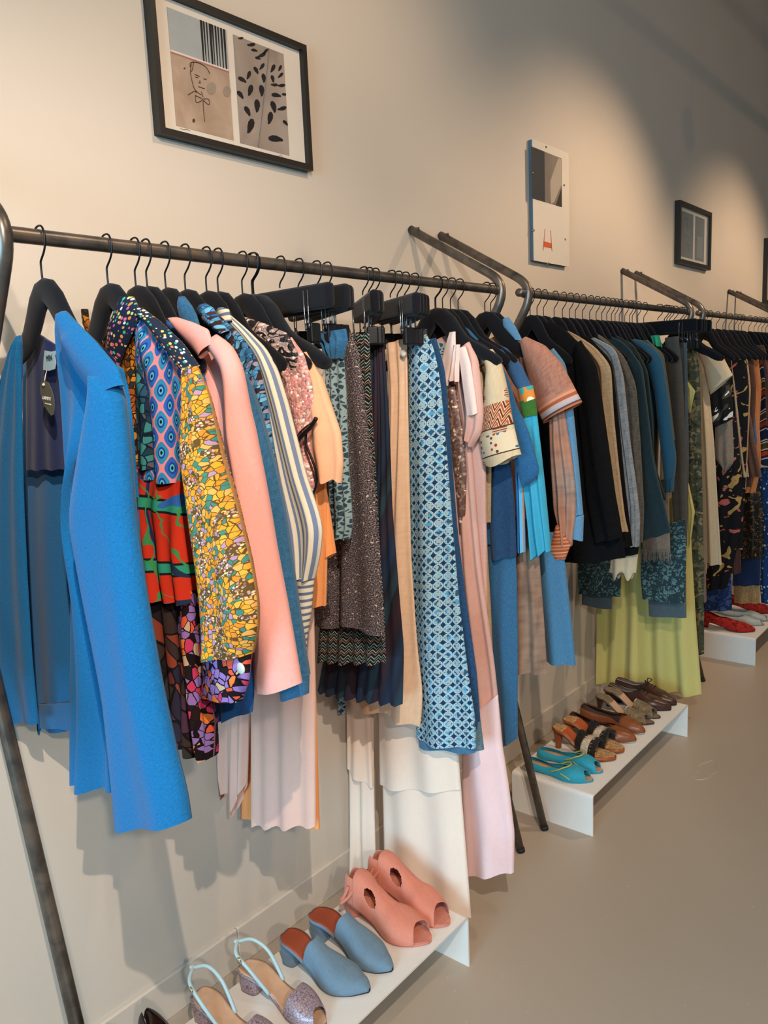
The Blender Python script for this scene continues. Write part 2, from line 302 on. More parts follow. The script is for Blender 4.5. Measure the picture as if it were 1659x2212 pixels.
FB = dict(
 blue_linen=cloth('blue_linen', '1570a8', '12598c', 1000, .8, .45), teal_linen=None,
 lining=cloth('navy_lining', '1c2c5c', '16244c', 200, .6, .1, .55), collar_dots=f_dots('mosaic_print', '1c2840', ['d86a8c', 'e0803c', '4cb48c', 'd8c868', 'e8dcd0', 'c05ca0', 'e8a048'], 150, .4),
 leaf=floral('orange_leaf_print', '3c7c6c', ['e89a28', 'e8a43c', 'dc8424', 'e0922c', 'dca050', 'd8822c', 'a8849c', 'd8942c'], 160, .055, '5c4424', gf=.17, dots=['a884a8', 'b08c88', 'd8c09c', '805c58']),
 leaf_dark=floral('brown_leaf_print', '24302c', ['a85c18', 'c88428', '9c4c18', 'b87820', '6c3c18'], 120, .07, '201810', gf=.2),
 yoke=f_dots('striped_bead_print', '232c3c', ['e8dcc8', 'e0803c', 'e8c860', 'd8d0c0', '3c9c8c'], 160, .36),
 ogee=f_ogee(), paisley=floral('teal_paisley_print', '1c3c4c', ['2c6878', '3c8484', '24506c', '5c5868', '1c3048'], 80, .05, '12202c'),
 plaid=f_plaid(), dark_floral=floral('dark_butterfly_print', '241c20', ['3c2c28', '602c28', '34302c', '8c3c28', '2c2430', '4c3040'], 40, .05, '14100f'),
 butterfly=floral('butterfly_print', '9070b0', ['241418', 'd8563c', '1c1014', 'e07838', 'c83c64', '20181c', 'c8a888', '9878bc'], 85, .05, '181012', gf=.38),
 blue_shirt=cloth('blue_shirting', '245c9c', None, 260, .4), pink_wool=cloth('pink_wool', 'e8a498', 'e0988c', 500, .4, .15),
 denim=cloth('denim', '3a7096', '2a5474', 520, .9, .4, .9, .4, '28506c'), print_blue=floral('blue_brown_print', '4c8cb8', ['2c5c8c', '6cb0d0', '4c2c28', '5c9cc4', '8c90a8', '3c2420', '3c74a0'], 85, .04, '1c2c40', gf=.2, stretch=1.6),
 stripe=f_stripe('ticking_stripe', 'e6d9bf', [(.52, '7482a0'), (.92, 'd0c8b8')], .0092), stripe_h=f_stripe('ticking_stripe_cuff', 'e6d9bf', [(.52, '66748e'), (.92, 'd0c8b8')], .0135, PI/2),
 bead=f_bead(black=False), bead_yoke=f_bead('embroidered_yoke', 'b09488', '94807c', True, .06), black_trim=plain('black_bead_trim', '17161c', .4), peach=cloth('peach_crepe', 'f0b48c', 'eaa87c', 300, .3, .1),
 orange=cloth('orange_crepe', 'ef9c5e', 'e88c50', 300, .4, .1), sheer_pink=cloth('sheer_pink', 'e8bcae', 'e2b0a4', 200, .4, .1, .8, .4, 'ecc8b0', .86), lace=f_lace('blue_grey_lace', '8ca4a8', '38505c', 95), tweed=f_tweed(), zig=f_zig(), tartan=f_tartan(),
 satin=cloth('champagne_satin', 'e4c0a0', 'cf9c78', 120, .3, .1, .42), geo=f_geo(), jeans=cloth('dark_denim', '28507c', '1c3c60', 500, .9, .4), jeans_cuff=cloth('denim_reverse', '64808c', '4c6878', 500, .8, .3),
 blush=cloth('blush_chiffon', 'd8a698', 'cc988a', 160, .5, .15, .8, .5, 'e4c0b8', .93), ribbon=cloth('satin_ribbon', 'efd4cc', 'e6c4bc', 120, .3, .05, .4), sequin=f_sequin(), white=cloth('ivory_chiffon', 'f0dccb', 'ead2c0', 160, .3, .1, .8, .3, 'f0e4d8', .96), palepink=cloth('pale_pink_cotton', 'f0ccca', 'eabcb8', 160, .4, .1, .8, .5, 'f2d8dc', .97),
 beige=cloth('beige_linen', 'b89c78', 'a08460', 300, .7, .3), ethnic=f_ethnic(), blue_l2=cloth('azure_linen', '2b628e', '204f7a', 380, .8, .3), patch=cloth('patch_denim', '3a6c94', '2c5878', 480, .8, .3), patch_dark=cloth('indigo_linen', '26486c', '1c3858', 380, .7, .3),
 navy_top=cloth('slate_blue_jersey', '34567c', '2a486c', 200, .4), orange_band=f_dots('flower_band', 'd8843c', ['e8dcc0', '4c9c94'], 45, .36), green_band=cloth('green_band', '3c6c2c', None, 200, .4), cyan=cloth('turquoise_crepe', '3aa0c0', '3292b2', 160, .4, .1, .7), 
 tie=f_stripe('striped_silk', '2f84c4', [(.3, '8c5c48'), (.38, '2f84c4'), (.6, '20345c'), (.68, '5cb0dc'), (.9, 'b07c5c')], .036), brown_velvet=cloth('brown_velvet', '8c6c58', '5c4438', 60, .9, .2, .6, .7, 'a88c78'), light_denim=cloth('light_denim', '4a7a9c', '3c6888', 460, .8, .3), chambray=cloth('chambray', '5f8cac', '4c789c', 460, .7, .25),
 rose_knit=cloth('rose_knit', 'b07c68', '94604f', 160, .7, .35), knit_band=f_bands('patterned_knit_band', [(0, 'b47c64'), (.2, 'd09070'), (.3, 'a8583c'), (.42, 'c0a8a0'), (.55, 'a8a4b0'), (.62, '5c3c34'), (.68, 'b06848'), (.85, 'c88c6c')], .075), brown_silk=cloth('marbled_silk', '9c8478', '705c54', 60, .8, .2, .45, .9, 'b4785c'), tooled=f_bands('tooled_band', [(0, 'a85c3c'), (.3, 'c08058'), (.5, 'a04c30'), (.8, 'c89070')], .02),
 fur=cloth('black_fur', '0a0b0f', '06070a', 90, 1, 1, .95, sheen=0), tan=cloth('tan_wool', 'b09878', '988064', 200, .8, .4), black=cloth('black_wool', '0d0e12', '090a0d', 200, .6, sheen=0), grey_knit=cloth('grey_knit', '9098a0', '70787e', 200, .9, .5), brown_knit=cloth('brown_grey_knit', '5c564c', '44403a', 200, .9, .5), dkgreen=cloth('bottle_green_wool', '20343a', '18282e', 200, .6), dkgreen2=cloth('dark_green_wool', '1c2e2c', '142422', 200, .6), teal=cloth('teal_wool', '24526a', '1e465c', 200, .5), olive=cloth('olive_wool', '54584a', '444838', 200, .5), emerald=cloth('emerald_satin', '2ca078', '208864', 100, .4, .1, .4),
 greybrown=cloth('grey_brown_wool', '4a4a44', '5c5048', 60, .7), slate=cloth('slate_wool', '56646c', '46545c', 200, .5), taupe=cloth('taupe_wool', '8c8074', '746a60', 200, .6), cream=cloth('cream_wool', 'c8baa0', 'bcac90', 220, .6, .2), brocade=f_blob('brocade', '2c3f44', [('64888a', 34, .54), ('2c3f44', 60, .56)], dist=2.5), yellow=cloth('chartreuse_crepe', 'cfc47a', 'c4b86c', 200, .3, .1, .75),
 camo=f_blob('leaf_camouflage', '4c5444', [('7c7458', 20, .55), ('343c30', 26, .58), ('94886c', 40, .64)]), bird=f_blob('bird_print', '16181a', [('44443e', 16, .56), ('d8dcd8', 11, .63)]), rose_black=f_blob('dark_rose_print', '141418', [('b08c50', 15, .62), ('b05c54', 17, .64)]), suede=cloth('brown_suede', '5c4034', '4c342a', 90, .8, .2), rust=cloth('rust_wool', 'c07c48', 'b06c3c', 200, .5), aztec=f_aztec(), leather=cloth('burgundy_leather', '4c302c', '3c2422', 90, .8, .3, .5), sequin_dark=f_blob('bronze_sequins', '1c1814', [('6c4c24', 60, .6), ('a87840', 45, .66)], rough=.5, metal=.2), navy=cloth('navy_wool', '1c2c4c', '16223e', 200, .5), straw=cloth('straw_weave', 'b08c60', '8c6840', 200, 1, .6), indigo=f_dots('indigo_dot_print', '1c3c6c', ['b8d0e0', '4c7ca8'], 60, .3), blueprint=f_blob('blue_print', '1c2c54', [('34507c', 30, .55)]),
)

# ------------------------------------------------------------------ garments
def resample(pts, n):
    d = [0]
    for a, b in zip(pts, pts[1:]): d.append(d[-1]+(b-a).length)
    out = []
    for i in range(n):
        t = d[-1]*i/(n-1); k = 0
        while k < len(d)-2 and d[k+1] < t: k += 1
        s = (t-d[k])/max(d[k+1]-d[k], 1e-6)
        p = pts[k].lerp(pts[k+1], min(max(s, 0), 1)); out.append(p)
    for _ in range(2):   # soften the corners of the outline
        out = [out[0]]+[(out[i-1]+out[i]*2+out[i+1])/4 for i in range(1, n-1)]+[out[-1]]
    return out
def piece(parent, name, mat, X, L, R, th=.014, folds=4, amp=.004, lean=0.0, seed=0, rows=44, cols=72, hem=.0012, base=None, topth=.35, drop=.012, label=None):
    """one cut piece of a garment: a flattened cloth tube between two side seams, with folds that deepen downwards"""
    if isinstance(L, (int, float)): L = [(u+L, v) for u, v in R]
    rnd = random.Random(seed*77+len(name)*13+int(L[0][0])); o0 = base or Vector((0, 0, 0))
    g_ = lambda q: q if isinstance(q, Vector) else P(X, q[0], q[1], lean)
    flatuv = mat.name.startswith('ticking')
    lp = resample([g_(q) for q in L], rows); rp = resample([g_(q) for q in R], rows)
    wm = sum((q-p).length for p, q in zip(lp, rp))/rows
    ph = [rnd.uniform(0, 2*PI) for _ in range(6)]; vs, uvs, fs = [], [], []; ln = 0
    for i in range(rows):
        t = i/(rows-1); a, b = lp[i], rp[i]; w = (b-a).length
        if i: ln += ((a+b)/2-(lp[i-1]+rp[i-1])/2).length
        g = .25+.75*t
        T = max(th*(topth+(1-topth)*min(1, t*3.5)), min(.0105, th))*min(1, w/.03+.15)
        for side in (0, 1):
            for k in range(cols//2):
                s = k/(cols//2-1) if side == 0 else 1-k/(cols//2-1)
                if side == 1: s = 1-(k+1)/(cols//2+1)
                e = math.sin(PI*s)**.55 if 0 < s < 1 else 0
                f = math.cos(2*PI*folds*s+ph[0]+.7*math.sin(2.1*t+ph[1]))*amp*g*min(1, e*1.6)
                f += math.cos(2*PI*(folds*.53)*s+ph[2]-1.3*t)*amp*.6*g*e + math.sin(9*t+ph[3]+5*s)*amp*.22*e
                x = (-T*e+f) if side == 0 else (T*.8*e+f*.8)
                p = a.lerp(b, s)
                if i == rows-1 or i == rows-2:
                    p = p+Vector((0, 0, hem*math.cos(2*PI*folds*s+ph[0])*(i-rows+2)))
                vs.append(Vector((p.x+x, min(p.y, -.022), p.z))-o0); uvs.append((s*(wm if flatuv else max(w, .02))+(side*1.37)+seed*.11, ln))
    for i in range(rows-1):
        for k in range(cols):
            k2 = (k+1) % cols
            if k == cols-1: k2 = 0
            fs.append((i*cols+k, (i+1)*cols+k, (i+1)*cols+k2, i*cols+k2))
    fs.append(tuple(range(cols)))
    o = mesh(name, vs, fs, mat, parent, uv=uvs)
    if label: o['label'] = label
    return o
BACK = {229: (.86, 'dark_floral'), 290: (1.0, 'blue_shirt'), 314: (1.0, 'pink_wool'), 355: (1.05, 'denim'), 399: (1.05, 'print_blue'), 445: (1.05, 'stripe'), 523: (1.1, 'bead'), 546: (1.05, 'peach'),
 943: (.7, 'blush'), 958: (1.12, 'beige'), 975: (1.05, 'blue_l2'), 992: (.95, 'navy_top'), 1050: (1.1, 'rose_knit'), 1056: (1.05, 'brown_silk'), 1063: (1.05, 'chambray'),
 1199: (.95, 'tan'), 1217: (.9, 'black'), 1245: (.95, 'black'), 1262: (.95, 'brown_knit'), 1290: (.95, 'dkgreen'), 1305: (.95, 'dkgreen2'), 1340: (1.0, 'teal'), 1352: (1.0, 'olive'), 1560: (.6, 'rose_black'), 1564: (.9, 'tan'), 1577: (.9, 'suede'), 1589: (.9, 'rust')}
def garment(name, u, label, cat, pieces, group=None, X=None, z=1.66):
    X = X if X is not None else rail_x(u); loc = Vector((X, -.311, z)); e = empty(name, loc, label, cat, group)
    objs = []
    for j, pc in enumerate(pieces):
        n, m, dx, L, R = pc[:5]; kw = pc[5] if len(pc) > 5 else {}
        objs.append(piece(e, n, FB[m], X+dx, L, R, base=loc, seed=int(u)%37+j, **kw))
    if u in BACK:
        zb, mt = BACK[u]; xb = X+.016
        objs.append(piece(e, 'far_side', FB[mt], xb, [Vector((xb, -.17, 1.56)), Vector((xb, -.12, 1.48)), Vector((xb, -.09, zb))], [Vector((xb, -.33, 1.62)), Vector((xb, -.42, 1.55)), Vector((xb, -.44, 1.4)), Vector((xb, -.43, zb))], th=.012, folds=3, amp=.005, base=loc, seed=u))
    return e, objs
# ------------------------------------------------------------------ the setting
def f_wall():
    k = M('painted_plaster', .85, 0, .2); v = k.uv(obj=True); n = k.noise(v, 2.5, 3); k.col(k.mix(n, 'cdc2b4', 'd3c9bc')); k.bump(k.noise(v, 60, 3), .12, .003); return k.done()
def f_floor():
    k = M('sealed_concrete', .42, 0, .4); v = k.uv(obj=True); n = k.noise(v, 1.6, 4); n2 = k.noise(v, 45, 2)
    c = k.mix(n, 'a89a8a', 'b2a494'); c = k.mix(k.ma('MULTIPLY', k.gt(n2, .74), .5), c, 'c4bab0'); k.col(c)
    k.t.links.new(k.ma('MULTIPLY_ADD', n, .2, .32), k.b.inputs['Roughness']); k.bump(n2, .05, .002); return k.done()
WALL = f_wall(); FLOOR = f_floor()
def struct(o): o['kind'] = 'structure'; return o
struct(box('wall_left', -3.5, 13, 0, .12, 0, 4.25, WALL)); struct(box('floor', -3.5, 13, -7.2, .12, -.1, 0, FLOOR))
struct(box('ceiling', -3.5, 13, -7.2, .12, 4.25, 4.35, plain('ceiling_paint', 'c8c4bc', .9)))
struct(box('wall_far', 13, 13.1, -7.2, .12, -.1, 4.35, WALL))
BASE = plain('skirting_paint', 'd0c6ba', .6, var=.03)
for n, a, b in (('baseboard_left', -3.5, 1.1955), ('baseboard_middle', 1.197, 5.2), ('baseboard_right', 5.2015, 13)):
    struct(box(n, a, b, -.012, 0, 0, .108, BASE, bevel=.003))
# repaired chip in the floor: a thin raised rim of filler
random.seed(5); rim = [(2.94+.085*math.cos(a)*(1+.15*math.sin(3*a))+random.uniform(-.004, .004), -.655+.032*math.sin(a)*(1+.2*math.cos(5*a)), .0006) for a in [2*PI*i/30 for i in range(28)]]
tag(tube('floor_crack', rim, .0012, plain('crack_filler', 'c0b8ac', .8), n=5), 'thin pale ring shaped crack in the bare concrete floor', 'crack')

# ------------------------------------------------------------------ racks
STEEL = M('raw_steel', .36, .75, .5); _v = STEEL.uv(obj=True); _n = STEEL.noise(_v, 22, 4, .6); STEEL.col(STEEL.ramp(_n, [(.3, '55504b'), (.55, '78716a'), (.75, '8c7660')])); STEEL.bump(_n, .1, .001); STEEL = STEEL.done()
RY, RZ, RR = -.311, 1.7516, .0122
PROFILE = [(0, 1.966), (-.29, 1.795), (-.355, 1.735), (-.27, 1.615), (-.048, 1.25), (-.35, 0)]
def side_frame(x, parent, loc, n):
    raw = [(x, y, z) for y, z in [(-.001, 1.966), (-.345, 1.765), (-.035, 1.25), (-.35, .001)]]
    pts = [Vector(p)-loc for p in bend(raw, .075, 9)]
    return tube('side_frame', pts, .0132, STEEL, parent, 16)
def rack(x0, x1, label):
    loc = Vector(((x0+x1)/2, -.311, 0)); e = empty('clothes_rack', loc, label, 'clothes rack', 'steel wall racks')
    for x in (x0, x1):
        side_frame(x, e, loc, 0)
        tube('floor_plug', [Vector((x, -.3485, .012))-loc, Vector((x, -.3515, 0))-loc], .0137, plain('rubber', '22252a', .6), e, 14)
        tube('screw', [Vector((x, -.03, 1.962))-loc, Vector((x, -.03, 1.968))-loc], .005, STEEL, e, 8)
        r = tube('weld', [Vector((x-.012, RY-.001, RZ))-loc, Vector((x+.012, RY-.001, RZ))-loc], .0145, STEEL, e, 14)
    tube('hanging_rail', [Vector((x0-.042, RY, RZ))-loc, Vector((x0-.04, RY, RZ))-loc, Vector((x1+.002, RY, RZ))-loc, Vector((x1+.005, RY, RZ))-loc], RR, STEEL, e, 20)
    return e
RX = 2.0757; G_ = .1584; LN = 1.4497
rack(RX-LN-G_-LN, RX-LN-G_, 'steel clothes rack nearest the camera, cut off by the left edge')
rack(RX-LN, RX, 'steel clothes rack holding the blue linen coat and patterned dresses')
rack(RX+G_, RX+G_+LN, 'steel clothes rack holding the dark wool coats and black fur')
rack(RX+2*G_+LN, RX+2*G_+2*LN, 'steel clothes rack holding the cream dress and rust coats')
rack(RX+3*G_+2*LN, RX+3*G_+3*LN, 'furthest steel clothes rack, only its sloping arms in view')

# ------------------------------------------------------------------ hangers
VELVET = cloth('black_velvet', '14161c', '0d0e13', 90, .6, .3, .95, sheen=.12); WIRE = plain('black_wire', '2a2b2e', .3, .8, .5); CHROME = plain('clip_steel', '8c9298', .25, .9, .5, .02)
def hook(e, dz=0.0):
    # coordinates relative to the rail centre line
    pts = [(.012, .009), (.009, .0145), (0, .0172), (-.010, .0150), (-.016, .004), (-.015, -.012), (-.008, -.024), (.001, -.033), (.005, -.040), (.005, -.066+dz)]
    o = tube('hook', [(0, y, z) for y, z in pts], .0017, WIRE, e, 8, res=4); return o
def loft(name, secs, mat, parent, n=18, power=1.0):
    """secs: (centre, half height vector, half thickness in x)"""
    vs, fs = [], []
    for c, hv, hx in secs:
        for k in range(n):
            a = 2*PI*k/n; ca, sa = math.cos(a), math.sin(a)
            ca = math.copysign(abs(ca)**power, ca); sa = math.copysign(abs(sa)**power, sa)
            vs.append(Vector(c)+Vector(hv)*sa+Vector((hx*ca, 0, 0)))
    for i in range(len(secs)-1):
        for k in range(n): fs.append((i*n+k, i*n+(k+1) % n, (i+1)*n+(k+1) % n, (i+1)*n+k))
    fs.append(tuple(range(n))[::-1]); fs.append(tuple((len(secs)-1)*n+k for k in range(n)))
    return mesh(name, vs, fs, mat, parent)
def make_coat_hanger():
    e = empty('velvet_hanger', (0, RY, RZ), 'black velvet hanger', 'hanger', 'velvet hangers'); hook(e)
    prof = [(.170, -.214, .008, .004), (.165, -.210, .012, .0055), (.148, -.200, .015, .0058), (.12, -.182, .016, .0062), (.09, -.168, .018, .0068), (.066, -.152, .020, .0075), (.046, -.127, .021, .0085), (.029, -.102, .022, .009), (.012, -.086, .022, .009), (0, -.083, .021, .009)]
    secs = []
    full = prof+[(-a, b, c, d) for a, b, c, d in prof[-2::-1]]
    for i, (y, z, h, th) in enumerate(full):
        a, b = full[max(i-1, 0)], full[min(i+1, len(full)-1)]; d = Vector((0, b[0]-a[0], b[1]-a[1])).normalized(); nv = Vector((0, -d.z, d.y))
        if nv.z < 0: nv = -nv
        secs.append(((0, y, z), nv*h, th))
    loft('shoulder_form', secs, VELVET, e, 18, .8); return e
def make_clip_hanger():
    e = empty('clip_hanger', (0, RY, RZ), 'black clip hanger', 'hanger', 'clip hangers'); hook(e, .02)
    b = box('bar', -.011, .011, -.152, .152, -.100, -.050, VELVET, e, .009)
    for y in (-.092, .092):
        c = box('clip', -.013, .013, y-.009, y+.009, -.165, -.125, plain('clip_plastic', '17181c', .4), e, .004)
        tube('clip_wire', [(-.016, y-.006, -.062), (-.017, y-.006, -.13), (-.016, y+.006, -.14), (-.017, y+.006, -.062)], .0014, CHROME, c, 6)
        tube('clip_spring', [(-.014, y+.003, -.118), (-.02, y-.001, -.128), (-.016, y-.006, -.124), (-.018, y-.008, -.136)], .0018, CHROME, c, 6)
    return e
def children(o): return [c for c in C.objects if c.parent == o]
def tree(o):
    return (o, [(c, [(g, []) for g in KIDS.get(c.name, [])]) for c in KIDS.get(o.name, [])])
def dup(node, parent=None):
    o, ch = node; c = o.copy(); C.objects.link(c); c.parent = parent
    for k in ch: dup(k, c)
    return c
PROTO = {}
for nm, fn in (('v', make_coat_hanger), ('c', make_clip_hanger)):
    p = fn(); KIDS = {}
    for o in C.objects:
        if o.parent: KIDS.setdefault(o.parent.name, []).append(o)
    PROTO[nm] = [tree(p), False]
HLAB = {}
def hanger(kind, x, label, group, roll=0.0, rz=0.0):
    node, used = PROTO[kind]
    h = dup(node) if used else node[0]
    PROTO[kind][1] = True
    h.location = (x, RY, RZ); h.rotation_euler = (roll, 0, rz); h['label'] = label; h['group'] = group; return h
rh = random.Random(3); WIDE = {546: (2.4, 1.12), 943: (2.2, 1.1)}
# rack in front: (hook position seen in the picture, kind, what it holds)
for u, kd, what in [(85, 'v', 'holding the open blue linen coat'), (229, 'v', 'holding the patchwork print dress'), (290, 'v', 'behind the patchwork dress, holding the blue shirt'), (314, 'v', 'left of the pink coat and holding it'), (355, 'v', 'holding the blue denim jacket'), (399, 'v', 'holding the blue and brown print shirt'), (445, 'v', 'holding the blue and cream striped shirt'), (470, 'v', 'between the striped shirt and the beaded top, with nothing showing'), (523, 'v', 'holding the pink beaded top'), (546, 'v', 'holding the peach dress with short sleeves'),
    (605, 'c', 'leftmost of the clip hangers, longest bar in view'), (645, 'c', 'holding the lace skirt'), (683, 'c', 'holding the brown tweed skirt'), (706, 'c', 'holding the zigzag knit skirt'), (785, 'c', 'holding the dark pleated skirt'), (797, 'c', 'first of two close behind the pleated skirt hanger'), (810, 'c', 'second of two close behind the pleated skirt hanger'), (845, 'c', 'holding the champagne satin skirt'), (860, 'c', 'behind the satin skirt, holding ring print trousers'), (875, 'c', 'holding the dark jeans'), (895, 'c', 'rightmost of the clip hangers on the front rack'),
    (943, 'v', 'holding the blush dress with a ribbon bow'), (958, 'v', 'holding the folk print linen blouse'), (975, 'v', 'holding the azure linen shirt'), (992, 'v', 'holding the slate blue top with an orange band'), (1050, 'v', 'holding the rose knit top with patterned cuffs'), (1063, 'v', 'rightmost on the front rack, holding the chambray shirt')]:
    h_ = hanger(kd, rail_x(u), ('black velvet hanger ' if kd == 'v' else 'black velvet clip hanger ')+what, 'velvet hangers on the front rack' if kd == 'v' else 'clip hangers on the front rack', rh.uniform(-.02, .02), rh.uniform(-.012, .012))
    if kd == 'c':   # clip hangers hang turned on the rail, their room ends swung forward
        end = {605: 718, 645: 752, 683: 756, 706: 758, 785: 812, 797: 817, 810: 820, 845: 902, 860: 910, 875: 915, 895: 919}[u]; best = (1e9, 0)
        for q in range(0, 66):
            a = -math.radians(q); v = Vector((rail_x(u)-.152*math.sin(-a), RY-.152*math.cos(a), RZ-.075))-CAM; e_ = abs(829.5+FPX*v.dot(RT)/v.dot(F)-end)
            if e_ < best[0]: best = (e_, a)
        h_.rotation_euler = (0, 0, best[1])
        for o in list(C.objects):
            if o.parent == h_ and o.name.startswith('hook'): o.rotation_euler = (0, 0, -best[1])
    if u in WIDE: h_.scale = (WIDE[u][0], WIDE[u][1], 1)
for i, u in enumerate([1147, 1162, 1176, 1199, 1217, 1232, 1245, 1260, 1276, 1290, 1302, 1313, 1323, 1331, 1340, 1352, 1362, 1368, 1379, 1393]):
    hanger('v', rail_x(u), 'black velvet hanger in the close row above the dark coats on the middle rack', 'velvet hangers on the middle rack', 0, rh.uniform(-.02, .02)).scale = (1, .78, 1)
for i, u in enumerate([1424, 1438, 1443, 1449, 1458]):
    hanger('c', rail_x(u), 'black clip hanger above the grey trousers on the middle rack', 'clip hangers on the middle rack', 0, rh.uniform(-.05, .05))
for i, u in enumerate([1471, 1477]):
    hanger('v', rail_x(u), 'black velvet hanger at the far end of the middle rack', 'last velvet hangers on the middle rack', 0, 0)
for i, u in enumerate([1524, 1534, 1550, 1564, 1577, 1589, 1597, 1604, 1620, 1631, 1640, 1648, 1656]):
    hanger('v', rail_x(u), 'black velvet hanger on the far rack above the cream dress and rust coats', 'velvet hangers on the far rack', 0, rh.uniform(-.05, .05)).scale = (1, .78, 1)

# ------------------------------------------------------------------ garments on the front rack
CO = dict(th=.012, folds=3, amp=.003)
coat, pcs = garment('linen_coat', 85, 'bright blue linen coat hanging open, first on the front rack', 'coat', [
 ('right_front', 'blue_linen', -.012, [(127, 688), (125, 750), (133, 850), (143, 1000), (152, 1060), (158, 1130), (158, 1300), (155, 1500), (154, 1692)], [(137, 672), (195, 735), (225, 790), (222, 880), (192, 960), (166, 1010), (161, 1060), (166, 1110), (192, 1170), (228, 1260), (250, 1400), (252, 1550), (248, 1708)], dict(th=.014, folds=2, amp=.012)),
 ('shoulder_flap', 'blue_linen', -.05, [(128, 686), (134, 745), (163, 800), (199, 850)], [(141, 671), (206, 736), (254, 793), (270, 838)], dict(th=.012, folds=1, amp=.002, topth=.2, hem=.004)),
 ('sleeve', 'blue_linen', -.046, [(216, 812), (203, 900), (189, 980), (177, 1060), (170, 1130), (200, 1300), (240, 1500), (256, 1650), (267, 1775)], [(240, 810), (264, 850), (276, 960), (290, 1130), (316, 1290), (348, 1470), (382, 1630), (403, 1710), (412, 1768)], dict(th=.042, folds=1.5, amp=.008, rows=60, topth=.6)),
 ('back_panel', 'blue_linen', .045, [(48, 750), (50, 1100), (60, 1575)], [(250, 850), (300, 1100), (330, 1580)], dict(th=.008, folds=3, amp=.008)),
 ('lining', 'lining', .022, [(56, 706), (56, 1016)], [(126, 748), (152, 1014)], dict(th=.004, folds=3, amp=.001, topth=.8)),
 ('left_front', 'blue_linen', -.014, [(40, 730), (22, 772), (-8, 850), (-30, 960), (-48, 1200), (-50, 1556)], [(44, 724), (47, 850), (51, 1050), (60, 1250), (70, 1420), (84, 1562)], dict(th=.012, folds=3, amp=.005)),
 ('side_vent', 'blue_linen', .03, [(84, 1520), (87, 1567)], [(160, 1520), (158, 1578)], dict(th=.010, folds=1, amp=.002, topth=1)),
 ('back_yoke', 'blue_linen', .03, [(205, 760), (215, 1072)], [(268, 800), (280, 850), (289, 930), (294, 1000), (301, 1074)], dict(th=.008, folds=1.5, amp=.003)),
], z=1.65)
loc = Vector(coat.location)
def decal(name, parent, base, X, pts, mat, th=.0012, lean=0):
    """flat shape of real thickness in the plane x = X"""
    p = [P(X, u, v, lean)-base for u, v in pts]; n = len(p)
    vs = p+[q+Vector((th, 0, 0)) for q in p]; fs = [tuple(range(n)), tuple(range(2*n-1, n-1, -1))]+[(i, (i+1) % n, n+(i+1) % n, n+i) for i in range(n)]
    return mesh(name, vs, fs, mat, parent, smooth=False)
LABEL = plain('label_cloth', 'a8c0c4', .8); TAGM = plain('tag_card', '5c5646', .7); INK = plain('dark_ink', '2c3c58', .7); WHT = plain('white_ink', 'e4e2da', .7)
lab = decal('neck_label', pcs[4], loc, rail_x(85)+.004, [(96, 757), (110, 760), (124, 756), (118, 770), (120, 785), (118, 797), (106, 801), (93, 799), (94, 778)], LABEL); lab['label'] = 'pale woven neck label'
def lettering(s, parent, base, X, u, v, size, mat, rot=0.0, wdt=1.0):
    cu = bpy.data.curves.new('lettering', 'FONT'); cu.body = s; cu.size = size; cu.extrude = .0003; cu.align_x = 'CENTER'
    t = bpy.data.objects.new('tmp', cu); C.objects.link(t); dg = bpy.context.evaluated_depsgraph_get()
    me = bpy.data.meshes.new_from_object(t.evaluated_get(dg)); bpy.data.objects.remove(t)
    me.materials.clear(); me.materials.append(mat)
    o = bpy.data.objects.new('lettering', me); C.objects.link(o); o.parent = parent
    o.location = P(X, u, v)-base; o.rotation_euler = (PI/2+0, 0, -PI/2); o.scale = (wdt, 1, 1)
    o.rotation_euler = (Matrix.Rotation(-PI/2, 4, 'Z') @ Matrix.Rotation(PI/2, 4, 'X') @ Matrix.Rotation(rot, 4, 'Z')).to_euler()
    return o
lettering('MIN', lab, loc, rail_x(85)+.0030, 107, 779, .013, INK, .05, .8)
tg = tag(decal('hang_tag', None, Vector((0, 0, 0)), rail_x(85)-.012, [(88+0, 826), (95, 822), (103, 826), (111, 842), (116, 862), (117, 880), (115, 896), (110, 898), (100, 884), (92, 868), (86, 845)], TAGM), 'small brown oval hang tag dangling inside the blue coat', 'tag')
z0 = Vector((0, 0, 0))
lettering('GARMENT', tg, z0, rail_x(85)-.0128, 101, 864, .0078, WHT, -.12, .75); lettering('VINTAGE HOUSE', tg, z0, rail_x(85)-.0128, 104, 874, .0028, WHT, -.12, .9)
X_ = rail_x(85); tube('string', [P(X_-.001, 101, 800), P(X_-.008, 98, 812), P(X_-.013, 95, 831)], .0007, WHT, tg, 6); tube('eyelet', [P(X_-.0128, 94, 831), P(X_-.0145, 94, 831)], .0022, WHT, tg, 10)

